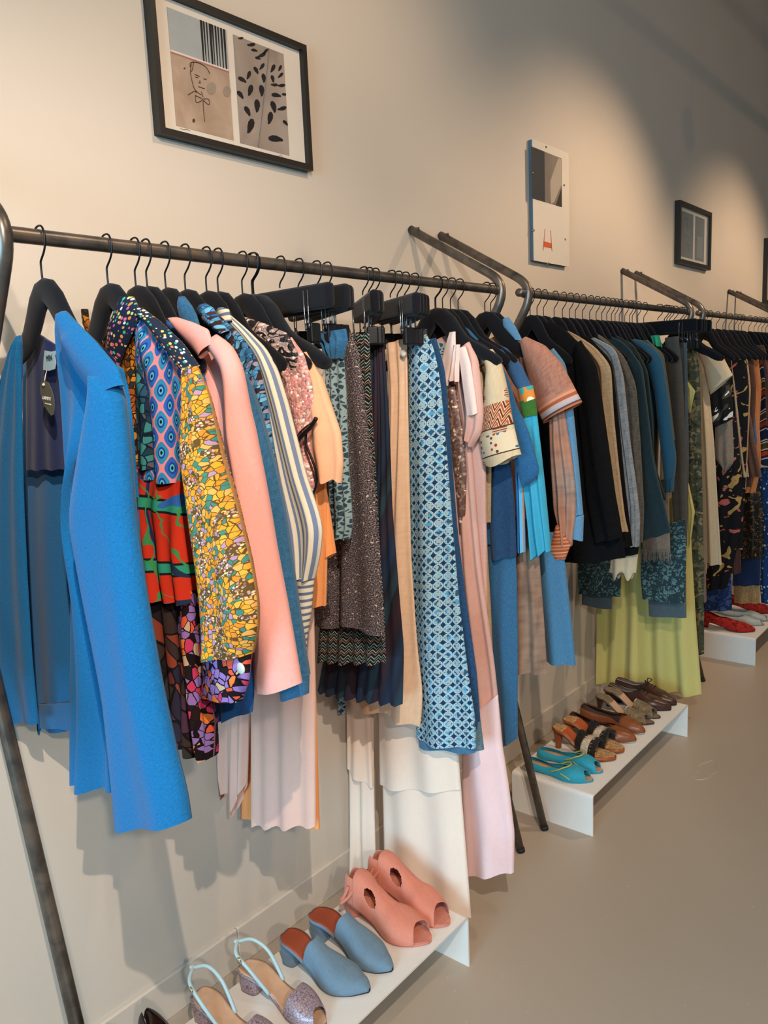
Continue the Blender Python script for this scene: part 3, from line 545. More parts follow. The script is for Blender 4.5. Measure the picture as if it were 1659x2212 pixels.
garment('patchwork_dress', 229, 'patchwork print dress with orange leaf sleeve, second on the front rack', 'dress', [
 ('neck_trim', 'leaf_dark', .03, [(176, 668), (179, 700), (205, 755), (235, 800)], [(190, 667), (194, 705), (222, 755), (252, 800)], dict(th=.006, folds=1, amp=.001)),
 ('back_neck', 'collar_dots', .025, [(225, 690), (222, 760), (245, 815)], [(262, 690), (268, 760), (290, 815)], dict(th=.006, folds=1, amp=.001)),
 ('collar', 'collar_dots', -.025, [(262, 641), (248, 670), (232, 705), (228, 750), (238, 805)], [(288, 641), (302, 668), (290, 710), (268, 760), (250, 808)], dict(th=.010, folds=1, amp=.002)),
 ('placket', 'leaf_dark', -.004, [(250, 740), (270, 830), (284, 950), (298, 1060)], [(292, 690), (300, 800), (305, 930), (314, 1060)], dict(th=.012, folds=2, amp=.003)),
 ('bodice', 'ogee', -.006, [(292, 676), (300, 760), (304, 900), (314, 1030)], [(308, 672), (352, 728), (400, 795), (412, 900), (425, 1045)], dict(th=.024, folds=2.5, amp=.006)),
 ('bodice_panel', 'paisley', -.014, [(300, 760), (302, 880), (308, 1012)], [(312, 760), (342, 860), (346, 1012)], dict(th=.020, folds=1.5, amp=.004)),
 ('yoke', 'yoke', -.022, [(292, 672), (322, 706), (360, 760), (392, 800)], [(306, 664), (345, 693), (396, 742), (432, 792)], dict(th=.010, folds=1, amp=.002)),
 ('skirt', 'plaid', -.010, [(290, 1005), (300, 1120), (335, 1290)], [(421, 1035), (434, 1110), (444, 1300)], dict(th=.026, folds=3.5, amp=.008)),
 ('skirt_hem', 'dark_floral', 0.0, [(300, 1100), (330, 1400), (358, 1570)], [(420, 1230), (432, 1400), (440, 1640)], dict(th=.02, folds=3.5, amp=.008)),
 ('hem_panel', 'butterfly', -.014, [(378, 1280), (395, 1400), (425, 1560), (446, 1640)], [(442, 1270), (450, 1400), (452, 1500), (464, 1560), (460, 1634)], dict(th=.02, folds=2, amp=.006)),
 ('sleeve', 'leaf', -.036, [(398, 796), (405, 900), (420, 1050), (432, 1200), (440, 1320), (448, 1412)], [(425, 790), (450, 850), (477, 980), (512, 1100), (541, 1215), (556, 1300), (556, 1360), (544, 1412)], dict(th=.038, folds=2, amp=.006, rows=56)),
 ('cuff', 'butterfly', -.036, [(440, 1408), (441, 1500)], [(544, 1408), (538, 1470), (524, 1512)], dict(th=.024, folds=1, amp=.003, topth=1, hem=.001)),
])
tubeX = rail_x(229)-.068
d_ = [o for o in C.objects if o.name.startswith('cuff')][-1]; pb = P(tubeX, 520, 1444); ell('button', pb-Vector(d_.parent.location), .003, .009, .009, plain('glass_button', 'c8ccc4', .2), d_)
def swarm(lst):
    for a in lst: garment(*a)
swarm([
 ('cotton_shirt', 290, 'plain blue shirt mostly hidden behind the patchwork dress, its hem showing', 'shirt', [
  ('body', 'blue_shirt', .004, [(335, 690), (380, 765), (415, 1000), (440, 1300), (458, 1490), (466, 1562)], [(344, 682), (385, 706), (425, 748), (446, 830), (490, 1000), (525, 1200), (542, 1380), (551, 1495), (546, 1536)], dict(th=.02, folds=2, amp=.006))]),
 ('wool_coat', 314, 'light pink coat with a flared sleeve beside the orange leaf print', 'coat', [
  ('body', 'pink_wool', .0, [(385, 720), (420, 800), (440, 1000), (480, 1300), (535, 1480)], [(440, 725), (480, 780), (510, 950), (548, 1200), (585, 1486)], dict(th=.02, folds=2, amp=.006)),
  ('sleeve', 'pink_wool', -.03, [(456, 760), (487, 805), (512, 945), (541, 1142), (553, 1300), (562, 1496)], [(468, 722), (500, 744), (520, 790), (531, 880), (561, 1020), (591, 1180), (621, 1320), (650, 1476)], dict(th=.034, folds=1, amp=.003, rows=56)),
  ('collar', 'pink_wool', -.04, [(366, 689), (384, 715), (410, 745), (434, 774)], [(382, 685), (420, 697), (450, 711), (459, 742)], dict(th=.010, folds=1, amp=.002, topth=.6))]),
 ('denim_jacket', 355, 'blue denim jacket with a stand up collar behind the pink coat', 'jacket', [
  ('body', 'denim', .01, [(400, 700), (450, 800), (500, 1100), (560, 1440)], [(434, 712), (480, 765), (530, 900), (600, 1440)], dict(th=.012, folds=2, amp=.004)),
  ('collar', 'denim', -.015, [(388, 642), (384, 668), (388, 690), (405, 716)], [(398, 640), (414, 660), (425, 682), (432, 706)], dict(th=.009, folds=1, amp=.001)),
  ('sleeve', 'denim', -.016, [(432, 720), (480, 800), (520, 900), (545, 1100), (575, 1300), (604, 1450)], [(438, 710), (480, 752), (527, 800), (552, 870), (590, 1000), (612, 1100), (634, 1250), (655, 1400), (664, 1462)], dict(th=.028, folds=1.5, amp=.004, rows=56)),
  ('cuff', 'denim', -.018, [(604, 1452), (612, 1508)], [(666, 1458), (664, 1500)], dict(th=.024, folds=1, amp=.001, topth=1, hem=.001))]),
 ('print_shirt', 399, 'blue and brown novelty print shirt with a rolled collar, left of the striped shirt', 'shirt', [
  ('collar', 'print_blue', -.018, [(430, 662), (427, 674), (440, 696), (478, 724)], [(444, 655), (460, 664), (472, 685), (494, 716)], dict(th=.012, folds=1, amp=.001)),
  ('sleeve', 'print_blue', -.0, [(470, 700), (500, 760), (530, 850), (560, 1000), (600, 1200), (620, 1400), (625, 1468)], [(478, 685), (520, 722), (556, 772), (575, 850), (596, 1000), (626, 1200), (650, 1350), (662, 1400), (660, 1470)], dict(th=.018, folds=2, amp=.005))]),
 ('striped_shirt', 445, 'cream and blue striped shirt with a bent sleeve', 'shirt', [
  ('collar', 'stripe_h', -.018, [(472, 668), (468, 676), (480, 700)], [(482, 664), (494, 668), (500, 694)], dict(th=.010, folds=1, amp=.001)),
  ('sleeve', 'stripe', -.004, [(478, 690), (520, 740), (555, 800), (578, 900), (600, 1000), (618, 1100), (632, 1180), (642, 1250)], [(492, 676), (530, 708), (575, 753), (600, 800), (622, 870), (642, 950), (662, 1030), (688, 1105), (697, 1145), (691, 1200), (679, 1250)], dict(th=.022, folds=1.5, amp=.006, rows=56)),
  ('cuff', 'stripe_h', -.004, [(641, 1246), (645, 1350), (650, 1445)], [(678, 1246), (672, 1320), (662, 1380), (658, 1440)], dict(th=.014, folds=1, amp=.002, topth=1))]),
 ('beaded_top', 523, 'pink beaded top with black edging on its sleeve', 'top', [
  ('yoke', 'bead_yoke', -.012, [(512, 694), (535, 735), (575, 800), (600, 842)], [(526, 683), (575, 700), (622, 720), (645, 765), (645, 830)], dict(th=.014, folds=1, amp=.002)),
  ('body', 'bead', -.006, [(560, 780), (590, 840), (618, 900), (637, 962)], [(630, 728), (657, 765), (673, 822), (681, 880), (684, 905)], dict(th=.016, folds=1.5, amp=.003)),
  ('sleeve', 'bead', .004, [(636, 940), (652, 1000), (660, 1068)], [(684, 900), (678, 965), (686, 1040), (674, 1076)], dict(th=.012, folds=1.5, amp=.004))]),
 ('peach_dress', 546, 'peach dress with a wide short sleeve beside the lace skirt', 'dress', [
  ('collar', 'peach', -.014, [(540, 672), (545, 700), (560, 730)], [(556, 650), (568, 680), (575, 708)], dict(th=.010, folds=1, amp=.001)),
  ('shoulder', 'peach', -.004, [(550, 690), (590, 730), (640, 790), (662, 850)], [(570, 696), (615, 728), (655, 752), (690, 810)], dict(th=.014, folds=1, amp=.002)),
  ('body', 'orange', .012, [(640, 800), (650, 1100), (655, 1308)], [(690, 820), (703, 1000), (706, 1200), (702, 1310)], dict(th=.014, folds=2, amp=.006)),
  ('side_panel', 'orange', .02, [(680, 1000), (700, 1100), (706, 1206)], [(696, 1000), (710, 1100), (723, 1196)], dict(th=.010, folds=1, amp=.004)),
  ('sleeve', 'peach', -.014, [(636, 766), (656, 830), (668, 900), (668, 965), (690, 1034)], [(662, 760), (692, 812), (716, 880), (736, 935), (741, 1000), (737, 1040)], dict(th=.022, folds=2, amp=.005, hem=.004))]),
 ('sheer_dress', 560, 'long sheer pink dress whose ragged hem shows below the denim jacket', 'dress', [
  ('far_panel', 'sheer_pink', .03, [(448, 1100), (452, 1500), (455, 1712)], [(500, 1100), (500, 1500), (494, 1714)], dict(th=.012, folds=2, amp=.006)),
  ('side_panel', 'sheer_pink', .012, [(488, 1200), (492, 1500), (496, 1772)], [(545, 1200), (542, 1500), (534, 1690)], dict(th=.014, folds=2, amp=.006, hem=.004)),
  ('front_panel', 'sheer_pink', -.012, [(540, 1100), (541, 1400), (543, 1784)], [(660, 1000), (678, 1300), (682, 1500), (683, 1784)], dict(th=.014, folds=3.2, amp=.005, hem=.004)),
  ('slip', 'orange', .03, [(520, 1200), (520, 1768)], [(660, 1100), (680, 1400), (691, 1790)], dict(th=.006, folds=3, amp=.004))]),
 ('lace_skirt', 645, 'blue grey lace skirt clipped to the left of the tweed', 'skirt', [
  ('front', 'lace', -.0, [(690, 720), (703, 800), (710, 1000), (713, 1164)], [(748, 712), (742, 760), (748, 850), (753, 1000), (762, 1134), (756, 1164)], dict(th=.014, folds=3, amp=.006)),
  ('waist_frill', 'denim', -.008, [(664, 728), (690, 745), (712, 772)], [(748, 710), (752, 735), (742, 775)], dict(th=.014, folds=5, amp=.006, topth=1))]),
 ('tweed_skirt', 683, 'brown flecked tweed skirt on clips, right of the lace skirt', 'skirt', [
  ('front', 'tweed', 0, [(732, 708), (738, 900), (738, 1100), (736, 1345)], [(752, 704), (776, 760), (792, 900), (806, 1000), (820, 1180), (831, 1374)], dict(th=.016, folds=1.5, amp=.005)),
  ('back', 'tweed', .03, [(690, 900), (676, 1100), (680, 1352)], [(740, 900), (745, 1100), (742, 1358)], dict(th=.01, folds=1, amp=.003))]),
 ('zigzag_skirt', 706, 'black zigzag knit skirt whose pleated hem shows below the tweed', 'skirt', [
  ('front', 'zig', 0.01, [(768, 722), (760, 900), (720, 1200), (692, 1350), (686, 1428)], [(797, 720), (804, 900), (811, 1000), (822, 1200), (831, 1330), (834, 1432)], dict(th=.016, folds=5, amp=.007, hem=.003))]),
 ('pleated_skirt', 785, 'dark tartan pleated skirt hanging just behind the zigzag skirt', 'skirt', [
  ('front', 'tartan', -.01, [(800, 720), (790, 1000), (720, 1300), (686, 1494)], [(829, 703), (832, 770), (840, 900), (848, 1100), (864, 1300), (873, 1400), (870, 1524)], dict(th=.016, folds=8, amp=.007, cols=64, hem=.004))]),
 ('satin_skirt', 845, 'champagne satin skirt with a white button at the waist', 'skirt', [
  ('front', 'satin', -.01, [(834, 745), (842, 850), (840, 1000), (800, 1250), (770, 1400), (748, 1510)], [(879, 730), (880, 780), (884, 1000), (888, 1200), (902, 1400), (914, 1500), (908, 1572)], dict(th=.018, folds=2.6, amp=.012, cols=56, hem=.004))]),
 ('ring_print_trousers', 860, 'blue wide leg trousers covered in pale ring print', 'trousers', [
  ('front_leg', 'geo', .0, [(882, 732), (886, 1000), (889, 1300), (893, 1450), (900, 1596)], [(921, 722), (936, 745), (951, 820), (963, 950), (971, 1050), (979, 1150), (992, 1300), (1011, 1450), (1028, 1560), (1029, 1616)], dict(th=.026, folds=1.6, amp=.008, rows=60)),
  ('back_leg', 'geo', .02, [(690, 1350), (686, 1528)], [(748, 1350), (746, 1540)], dict(th=.012, folds=1.5, amp=.004)),
  ('hem_facing', 'light_denim', .006, [(900, 1560), (905, 1612)], [(1024, 1560), (1027, 1626)], dict(th=.018, folds=1.6, amp=.004))]),
 ('jeans', 875, 'dark blue jeans with a turned up grey cuff beside the ring print', 'jeans', [
  ('leg', 'jeans', .012, [(905, 740), (930, 1000), (955, 1300), (985, 1480), (1005, 1575)], [(942, 730), (962, 800), (977, 1000), (989, 1150), (1008, 1300), (1030, 1450), (1039, 1570)], dict(th=.018, folds=1.5, amp=.004, rows=56)),
  ('cuff', 'jeans_cuff', .010, [(985, 1560), (1000, 1618)], [(1038, 1558), (1045, 1620)], dict(th=.022, folds=1, amp=.001, topth=1))]),
 ('lace_blouse', 930, 'tiny glimpse of grey green openwork lace between ring print and blush ribbon', 'blouse', [
  ('front', 'lace', .0, [(930, 745), (934, 840)], [(958, 738), (968, 765), (966, 850)], dict(th=.012, folds=1.5, amp=.003))]),
 ('blush_dress', 943, 'long blush dress with sequins and a tied ribbon bow at the neck', 'dress', [
  ('body', 'blush', .004, [(948, 800), (960, 900), (975, 1100), (985, 1300), (998, 1480), (1004, 1600), (1012, 1700)], [(975, 760), (990, 800), (1010, 900), (1022, 1000), (1030, 1110), (1040, 1230), (1068, 1430), (1082, 1560), (1094, 1700)], dict(th=.02, folds=3, amp=.008, rows=56)),
  ('sleeve', 'blush', -.014, [(990, 760), (1004, 860), (1008, 940)], [(1014, 738), (1033, 775), (1042, 850), (1046, 900), (1041, 935), (1022, 966)], dict(th=.020, folds=2, amp=.004)),
  ('sequin_panel', 'sequin', -.014, [(962, 832), (970, 930), (985, 1060), (992, 1150)], [(984, 830), (1000, 930), (1008, 1020), (1004, 1150)], dict(th=.010, folds=1, amp=.002)),
  ('ribbon', 'ribbon', -.035, [(971, 718), (959, 758), (951, 800), (948, 822)], [(984, 716), (985, 758), (977, 800), (968, 834)], dict(th=.006, folds=1, amp=.003, topth=1)),
  ('ribbon', 'ribbon', -.035, [(990, 754), (994, 790), (1001, 845), (1009, 900)], [(1006, 748), (1017, 785), (1025, 840), (1032, 893)], dict(th=.006, folds=1, amp=.002, topth=1)),
  ('knot', 'ribbon', -.04, [(980, 745), (976, 780), (968, 822)], [(994, 744), (992, 785), (992, 824)], dict(th=.010, folds=2, amp=.004, topth=1)),
  ('lower_skirt', 'palepink', -.014, [(1000, 1560), (1000, 1700), (1008, 1886)], [(1076, 1500), (1084, 1600), (1100, 1700), (1112, 1800), (1110, 1884)], dict(th=.03, folds=1.8, amp=.008, hem=.002))]),
 ('ivory_gown', 900, 'long ivory chiffon gown reaching the floor behind the salmon shoes', 'dress', [
  ('front_panel', 'white', .02, [(818, 1480), (824, 1600), (830, 1864)], [(975, 1480), (988, 1600), (1000, 1750), (1012, 1900), (1018, 1984)], dict(th=.022, folds=2.2, amp=.008, lean=-.05)),
  ('upper_tier', 'white', .012, [(815, 1400), (820, 1695)], [(975, 1400), (996, 1706)], dict(th=.026, folds=2.2, amp=.008, lean=-.05)),
  ('side_panel', 'white', .04, [(750, 1440), (748, 1700), (744, 1888)], [(806, 1440), (808, 1700), (812, 1868)], dict(th=.016, folds=2.5, amp=.007, lean=-.05)),
  ('side_tier', 'white', .03, [(750, 1440), (748, 1650)], [(800, 1440), (806, 1702)], dict(th=.018, folds=2, amp=.006, lean=-.05))]),
 ('gathered_dress', 950, 'beige linen dress gathered at the waist, left of the folk print blouse', 'dress', [
  ('bodice', 'beige', .03, [(1000, 760), (1010, 900), (1015, 1040)], [(1040, 770), (1048, 900), (1046, 1046)], dict(th=.012, folds=2, amp=.004)),
  ('skirt', 'beige', .03, [(1008, 1040), (1010, 1200), (1020, 1430)], [(1047, 1046), (1054, 1200), (1061, 1320), (1066, 1440)], dict(th=.018, folds=4, amp=.007))]),
 ('folk_blouse', 958, 'cream linen blouse with red and blue folk print on its sleeve', 'blouse', [
  ('body', 'ethnic', .01, [(985, 740), (1000, 800), (1018, 920), (1026, 1000)], [(1020, 748), (1042, 800), (1055, 900), (1060, 1000)], dict(th=.014, folds=2, amp=.004)),
  ('shoulder', 'beige', -.004, [(975, 725), (1005, 765), (1025, 800)], [(1000, 730), (1040, 752), (1070, 775)], dict(th=.012, folds=1, amp=.001)),
  ('sleeve', 'ethnic', -.026, [(1040, 760), (1052, 800), (1046, 880), (1036, 950), (1046, 1010)], [(1064, 754), (1082, 780), (1096, 840), (1106, 900), (1117, 950), (1127, 986)], dict(th=.030, folds=1, amp=.003, hem=.006))]),
 ('linen_shirt', 975, 'azure blue linen shirt with elbow sleeve, right of the folk print blouse', 'shirt', [
  ('collar', 'blue_l2', -.02, [(984, 704), (992, 722), (1022, 742)], [(994, 699), (1014, 712), (1034, 734)], dict(th=.008, folds=1, amp=.001)),
  ('sleeve', 'blue_l2', -.0, [(1020, 735), (1060, 775), (1090, 850), (1100, 950), (1110, 1000), (1128, 1044)], [(1032, 730), (1072, 762), (1098, 820), (1114, 875), (1142, 930), (1158, 985), (1168, 1022), (1143, 1048)], dict(th=.018, folds=1, amp=.003, hem=.003))]),
 ('denim_maxi_dress', 985, 'long patched denim dress with a darker top panel, beside the rack leg', 'dress', [
  ('upper_panel', 'patch_dark', -.0, [(1044, 990), (1050, 1100), (1062, 1210)], [(1102, 985), (1112, 1090), (1116, 1200)], dict(th=.020, folds=1.6, amp=.005)),
  ('lower_panel', 'patch', .006, [(1052, 1150), (1060, 1300), (1068, 1450), (1088, 1612)], [(1112, 1150), (1117, 1250), (1119, 1400), (1117, 1596)], dict(th=.020, folds=1.6, amp=.006))]),
 ('band_top', 992, 'slate blue top with orange and green bands and a turquoise skirt part', 'dress', [
  ('shoulder', 'navy_top', .006, [(1045, 740), (1080, 775), (1110, 830), (1122, 846)], [(1062, 738), (1095, 752), (1125, 786), (1150, 838)], dict(th=.014, folds=1, amp=.002)),
  ('band', 'orange_band', .004, [(1118, 842), (1124, 872)], [(1151, 832), (1157, 862)], dict(th=.016, folds=1, amp=.001, topth=1)),
  ('green_band', 'green_band', .004, [(1122, 868), (1130, 904)], [(1156, 860), (1161, 896)], dict(th=.016, folds=1, amp=.001, topth=1)),
  ('skirt', 'cyan', .006, [(1112, 900), (1124, 1000), (1138, 1100), (1150, 1206)], [(1160, 890), (1170, 980), (1178, 1050), (1191, 1186)], dict(th=.020, folds=2.5, amp=.010, hem=.004))]),
 ('striped_scarf', 986, 'thin blue scarf with brown stripes hanging below the azure sleeve', 'scarf', [
  ('scarf', 'tie', .0, [(1112, 1000), (1116, 1100), (1118, 1194)], [(1128, 1000), (1133, 1100), (1136, 1192)], dict(th=.008, folds=1, amp=.001, topth=1))]),
 ('velvet_skirt', 1010, 'brown crushed velvet skirt hanging below the turquoise hem', 'skirt', [
  ('front', 'brown_velvet', .01, [(1114, 1120), (1113, 1300), (1114, 1450)], [(1160, 1120), (1168, 1250), (1176, 1350), (1182, 1455)], dict(th=.018, folds=2, amp=.008))]),
 ('denim_skirt', 1045, 'light denim skirt, rightmost hem of the front rack', 'skirt', [
  ('front', 'light_denim', .01, [(1160, 1150), (1168, 1300), (1181, 1430)], [(1212, 1150), (1225, 1250), (1236, 1350), (1244, 1436)], dict(th=.018, folds=1.3, amp=.005))]),
 ('knit_pullover', 1050, 'rose brown knit top with wide patterned band on its short sleeve', 'top', [
  ('body', 'rose_knit', .01, [(1118, 735), (1125, 800), (1150, 880)], [(1140, 735), (1170, 800), (1190, 880)], dict(th=.012, folds=1, amp=.002)),
  ('sleeve', 'rose_knit', -.012, [(1124, 742), (1138, 800), (1152, 862), (1160, 884)], [(1136, 727), (1178, 746), (1214, 785), (1240, 834)], dict(th=.026, folds=1, amp=.002, hem=.001)),
  ('sleeve_band', 'knit_band', -.012, [(1156, 876), (1165, 896), (1174, 915)], [(1237, 828), (1248, 850), (1258, 868)], dict(th=.028, folds=1, amp=.002, topth=1, hem=.001))]),
 ('silk_blouse', 1056, 'marbled brown silk blouse sleeve ending in a tooled orange cuff', 'blouse', [
  ('sleeve', 'brown_silk', -.004, [(1184, 870), (1190, 1000), (1196, 1100), (1218, 1176)], [(1216, 860), (1234, 980), (1245, 1070), (1243, 1120), (1234, 1180)], dict(th=.020, folds=3, amp=.007)),
  ('cuff', 'tooled', -.022, [(1201, 1134), (1186, 1188), (1200, 1208)], [(1208, 1134), (1233, 1178), (1222, 1207)], dict(th=.010, folds=1, amp=.001, topth=1))]),
 ('chambray_shirt', 1063, 'light blue chambray shirt with collar up against the black fur', 'shirt', [
  ('collar', 'chambray', -.03, [(1086, 690), (1087, 706), (1112, 732)], [(1099, 685), (1114, 705), (1130, 738)], dict(th=.009, folds=1, amp=.001)),
  ('sleeve', 'chambray', -.0, [(1170, 780), (1205, 880), (1222, 1000), (1232, 1120)], [(1196, 752), (1222, 785), (1238, 880), (1250, 1000), (1260, 1110)], dict(th=.020, folds=1.5, amp=.004)),
  ('cuff', 'chambray', -.0, [(1232, 1118), (1238, 1162)], [(1261, 1112), (1259, 1168)], dict(th=.016, folds=1, amp=.001, topth=1))]),
])
d_ = [o for o in C.objects if o.name.startswith('front') and o.parent and o.parent.name.startswith('satin_skirt')][0]
ell('button', P(rail_x(845)-.03, 871, 763)-Vector(d_.parent.location), .003, .0085, .0085, plain('pearl_button', 'ece4d8', .3), d_)
d_ = [o for o in C.objects if o.parent and o.parent.name.startswith('beaded_top')]; tp = d_[0].parent; b0 = Vector(tp.location); XB = rail_x(523)-.024
tube('sleeve_edging', [P(XB, 683, 903)-b0, P(XB, 672, 922)-b0, P(XB-.004, 655, 938)-b0, P(XB, 637, 960)-b0], .0042, FB['black_trim'], tp, 8, res=4)
tube('sleeve_edging', [P(XB+.004, 637, 962)-b0, P(XB, 652, 1000)-b0, P(XB, 657, 1030)-b0, P(XB+.008, 664, 1070)-b0], .0024, FB['black_trim'], tp, 8, res=4)
tube('sleeve_edging', [P(XB+.006, 661, 936)-b0, P(XB+.004, 662, 962)-b0, P(XB+.008, 679, 1006)-b0, P(XB+.012, 684, 1042)-b0, P(XB+.012, 674, 1074)-b0], .0024, FB['black_trim'], tp, 8, res=4)
# velvet hanger end poking out of the peach dress is part of that hanger's shoulder form

for xg, mt, nm, ct, lb in ((.30, 'rust', 'wool_coat', 'coat', 'rust orange coat out of view, added to shade the blue linen coat'), (.37, 'black', 'wool_coat', 'coat', 'black coat out of view, added to shade the blue linen coat'), (.43, 'dkgreen', 'wool_coat', 'coat', 'dark green coat out of view, added to shade the blue linen coat')):
    bs = Vector((xg, -.311, 1.66)); eg = empty(nm, bs, lb, ct)  # unseen coats, added to keep light off the linen coat's wall side
    piece(eg, 'body', FB[mt], xg, [Vector((xg, -.17, 1.57)), Vector((xg, -.08, 1.45)), Vector((xg, -.07, 1.0))], [Vector((xg, -.32, 1.63)), Vector((xg, -.40, 1.56)), Vector((xg, -.425, 1.4)), Vector((xg, -.43, .95))], th=.026, folds=3, amp=.008, base=bs)
    hanger('v', xg, 'black velvet hanger beyond the left picture edge', 'velvet hangers beyond the left edge')

# ------------------------------------------------------------------ garments on the middle rack
S2 = dict(th=.022, folds=2, amp=.006)
def strip(nm, u, label, cat, mat, R, wd=-45, dx=0, **kw):
    a = dict(S2); a.update(kw); garment(nm, u, label, cat, [('body', mat, dx, wd, R, a)])
garment('fur_coat', 1165, 'black fur coat, first and bulkiest on the middle rack', 'coat', [
  ('body', 'fur', -.0, [(1122, 700), (1128, 900), (1135, 1100), (1150, 1212)], [(1160, 680), (1215, 705), (1270, 760), (1300, 850), (1316, 1000), (1338, 1110), (1352, 1205)], dict(th=.06, folds=2, amp=.012)),
  ('sleeve', 'fur', -.03, [(1240, 760), (1255, 900), (1270, 1080), (1290, 1170)], [(1255, 735), (1288, 790), (1305, 900), (1325, 1040), (1342, 1160)], dict(th=.05, folds=1.5, amp=.01))])
strip('wool_jacket', 1199, 'tan wool jacket edged by the black fur coat', 'jacket', 'tan', [(1205, 705), (1240, 720), (1285, 748), (1320, 790), (1326, 900), (1336, 1000), (1350, 1120), (1357, 1148)], -28)
strip('wool_coat', 1217, 'black coat in the thin gap between tan and grey knits', 'coat', 'black', [(1270, 725), (1322, 780), (1336, 900), (1350, 1050), (1366, 1180)], -40, dx=.03)
garment('cardigan', 1245, 'pale grey ribbed cardigan with a black hem band, middle rack', 'cardigan', [
  ('body', 'grey_knit', -.0, [(1272, 734), (1315, 780), (1332, 900), (1345, 1000), (1356, 1100), (1350, 1178)], [(1284, 729), (1330, 752), (1347, 810), (1361, 950), (1375, 1050), (1383, 1120), (1381, 1180)], dict(th=.02, folds=3, amp=.004)),
  ('hem_band', 'black', .004, [(1320, 1172), (1330, 1205)], [(1381, 1178), (1378, 1196)], dict(th=.016, folds=1, amp=.001, topth=1))])
strip('cream_blouse', 1252, 'cream blouse hem poking out below the grey cardigan', 'blouse', 'cream', [(1378, 1150), (1378, 1200), (1374, 1240)], -58, hem=.02)
strip('knit_sweater', 1262, 'brown grey chunky sweater right of the pale grey cardigan', 'sweater', 'brown_knit', [(1265, 712), (1300, 724), (1348, 768), (1374, 830), (1383, 950), (1391, 1100), (1388, 1172)], -30)
strip('green_coat', 1290, 'bottle green coat with a wide hem, middle rack', 'coat', 'dkgreen', [(1300, 716), (1352, 742), (1388, 790), (1402, 900), (1413, 1000), (1436, 1090), (1450, 1150)], [(1280, 730), (1350, 800), (1370, 950), (1384, 1080), (1386, 1168)])
strip('green_jacket', 1305, 'darker green jacket directly behind the bottle green coat', 'jacket', 'dkgreen2', [(1320, 718), (1370, 745), (1400, 800), (1410, 900), (1414, 1000), (1440, 1080)], -40)
garment('wool_sweater', 1340, 'teal wool sweater with a ribbed cuff on the middle rack', 'sweater', [
  ('sleeve', 'teal', -.0, [(1340, 730), (1395, 780), (1415, 850), (1425, 950), (1436, 1040)], [(1352, 726), (1400, 740), (1430, 768), (1443, 850), (1454, 940), (1461, 990), (1457, 1030)], dict(th=.03, folds=1, amp=.003)),
  ('cuff', 'teal', -.0, [(1435, 1030), (1437, 1064)], [(1457, 1028), (1455, 1062)], dict(th=.02, folds=3, amp=.003, topth=1))])
strip('olive_jacket', 1352, 'olive jacket showing as a thin edge right of the teal sweater', 'jacket', 'olive', [(1400, 735), (1434, 765), (1446, 850), (1458, 950)], -25)
strip('satin_camisole', 1375, 'emerald green satin camisole clipped high on the middle rack', 'top', 'emerald', [(1425, 724), (1431, 750)], [(1405, 725), (1411, 744)], th=.01)
garment('wool_trousers', 1400, 'grey brown wool trousers on clips, middle rack', 'trousers', [
  ('leg', 'greybrown', 0, [(1436, 730), (1442, 900), (1453, 1100), (1460, 1190)], [(1466, 726), (1474, 800), (1481, 950), (1484, 1100), (1481, 1200)], dict(th=.022, folds=1.5, amp=.005))])
strip('slate_trousers', 1424, 'slate grey trousers in a thin strip beside the grey brown ones', 'trousers', 'slate', [(1484, 740), (1487, 900), (1488, 1000), (1484, 1180)], -16, th=.012)
garment('fringed_scarf', 1362, 'taupe wool scarf with fringed ends below the green coat', 'scarf', [
  ('cloth', 'taupe', 0, [(1384, 1060), (1388, 1190)], [(1444, 1030), (1448, 1192)], dict(th=.012, folds=1.5, amp=.003))])
sc_ = [o for o in C.objects if o.name.startswith('fringed_scarf')][-1]; xs = rail_x(1362); bs = Vector(sc_.location); rf = random.Random(8); vs, fs = [], []
for i in range(46):
    u = 1386+i*1.35; a = P(xs-.012+rf.uniform(-.006, .006), u, 1186)-bs; b = P(xs-.012+rf.uniform(-.008, .008), u+rf.uniform(-1.5, 3.0), 1211+rf.uniform(-3, 4))-bs; k = len(vs)
    for p, r in ((a, .0014), (b, .0009)):
        for q in range(5): vs.append(p+Vector((math.cos(q*2*PI/5)*r, math.sin(q*2*PI/5)*r, 0)))
    fs += [(k+q, k+(q+1) % 5, k+5+(q+1) % 5, k+5+q) for q in range(5)]
tag(mesh('fringe', vs, fs, FB['taupe'], sc_, uv=[(v.y, v.z) for v in vs]), kind='stuff')
garment('brocade_trousers', 1385, 'dark green brocade cropped trousers in front of the chartreuse gown', 'trousers', [
  ('right_leg', 'brocade', 0, [(1384, 1150), (1384, 1250), (1388, 1294)], [(1480, 1120), (1483, 1200), (1478, 1302)], dict(th=.018, folds=2, amp=.004)),
  ('left_leg', 'brocade', .03, [(1246, 1180), (1250, 1282)], [(1346, 1160), (1340, 1288)], dict(th=.018, folds=2, amp=.004))])
garment('flannel_trousers', 1395, 'grey flannel cropped trousers showing below the brocade pair', 'trousers', [
  ('right_leg', 'slate', 0, [(1398, 1240), (1402, 1330)], [(1482, 1240), (1483, 1334)], dict(th=.016, folds=1, amp=.003)),
  ('left_leg', 'slate', .03, [(1246, 1240), (1247, 1304)], [(1324, 1240), (1322, 1316)], dict(th=.016, folds=1, amp=.003))])
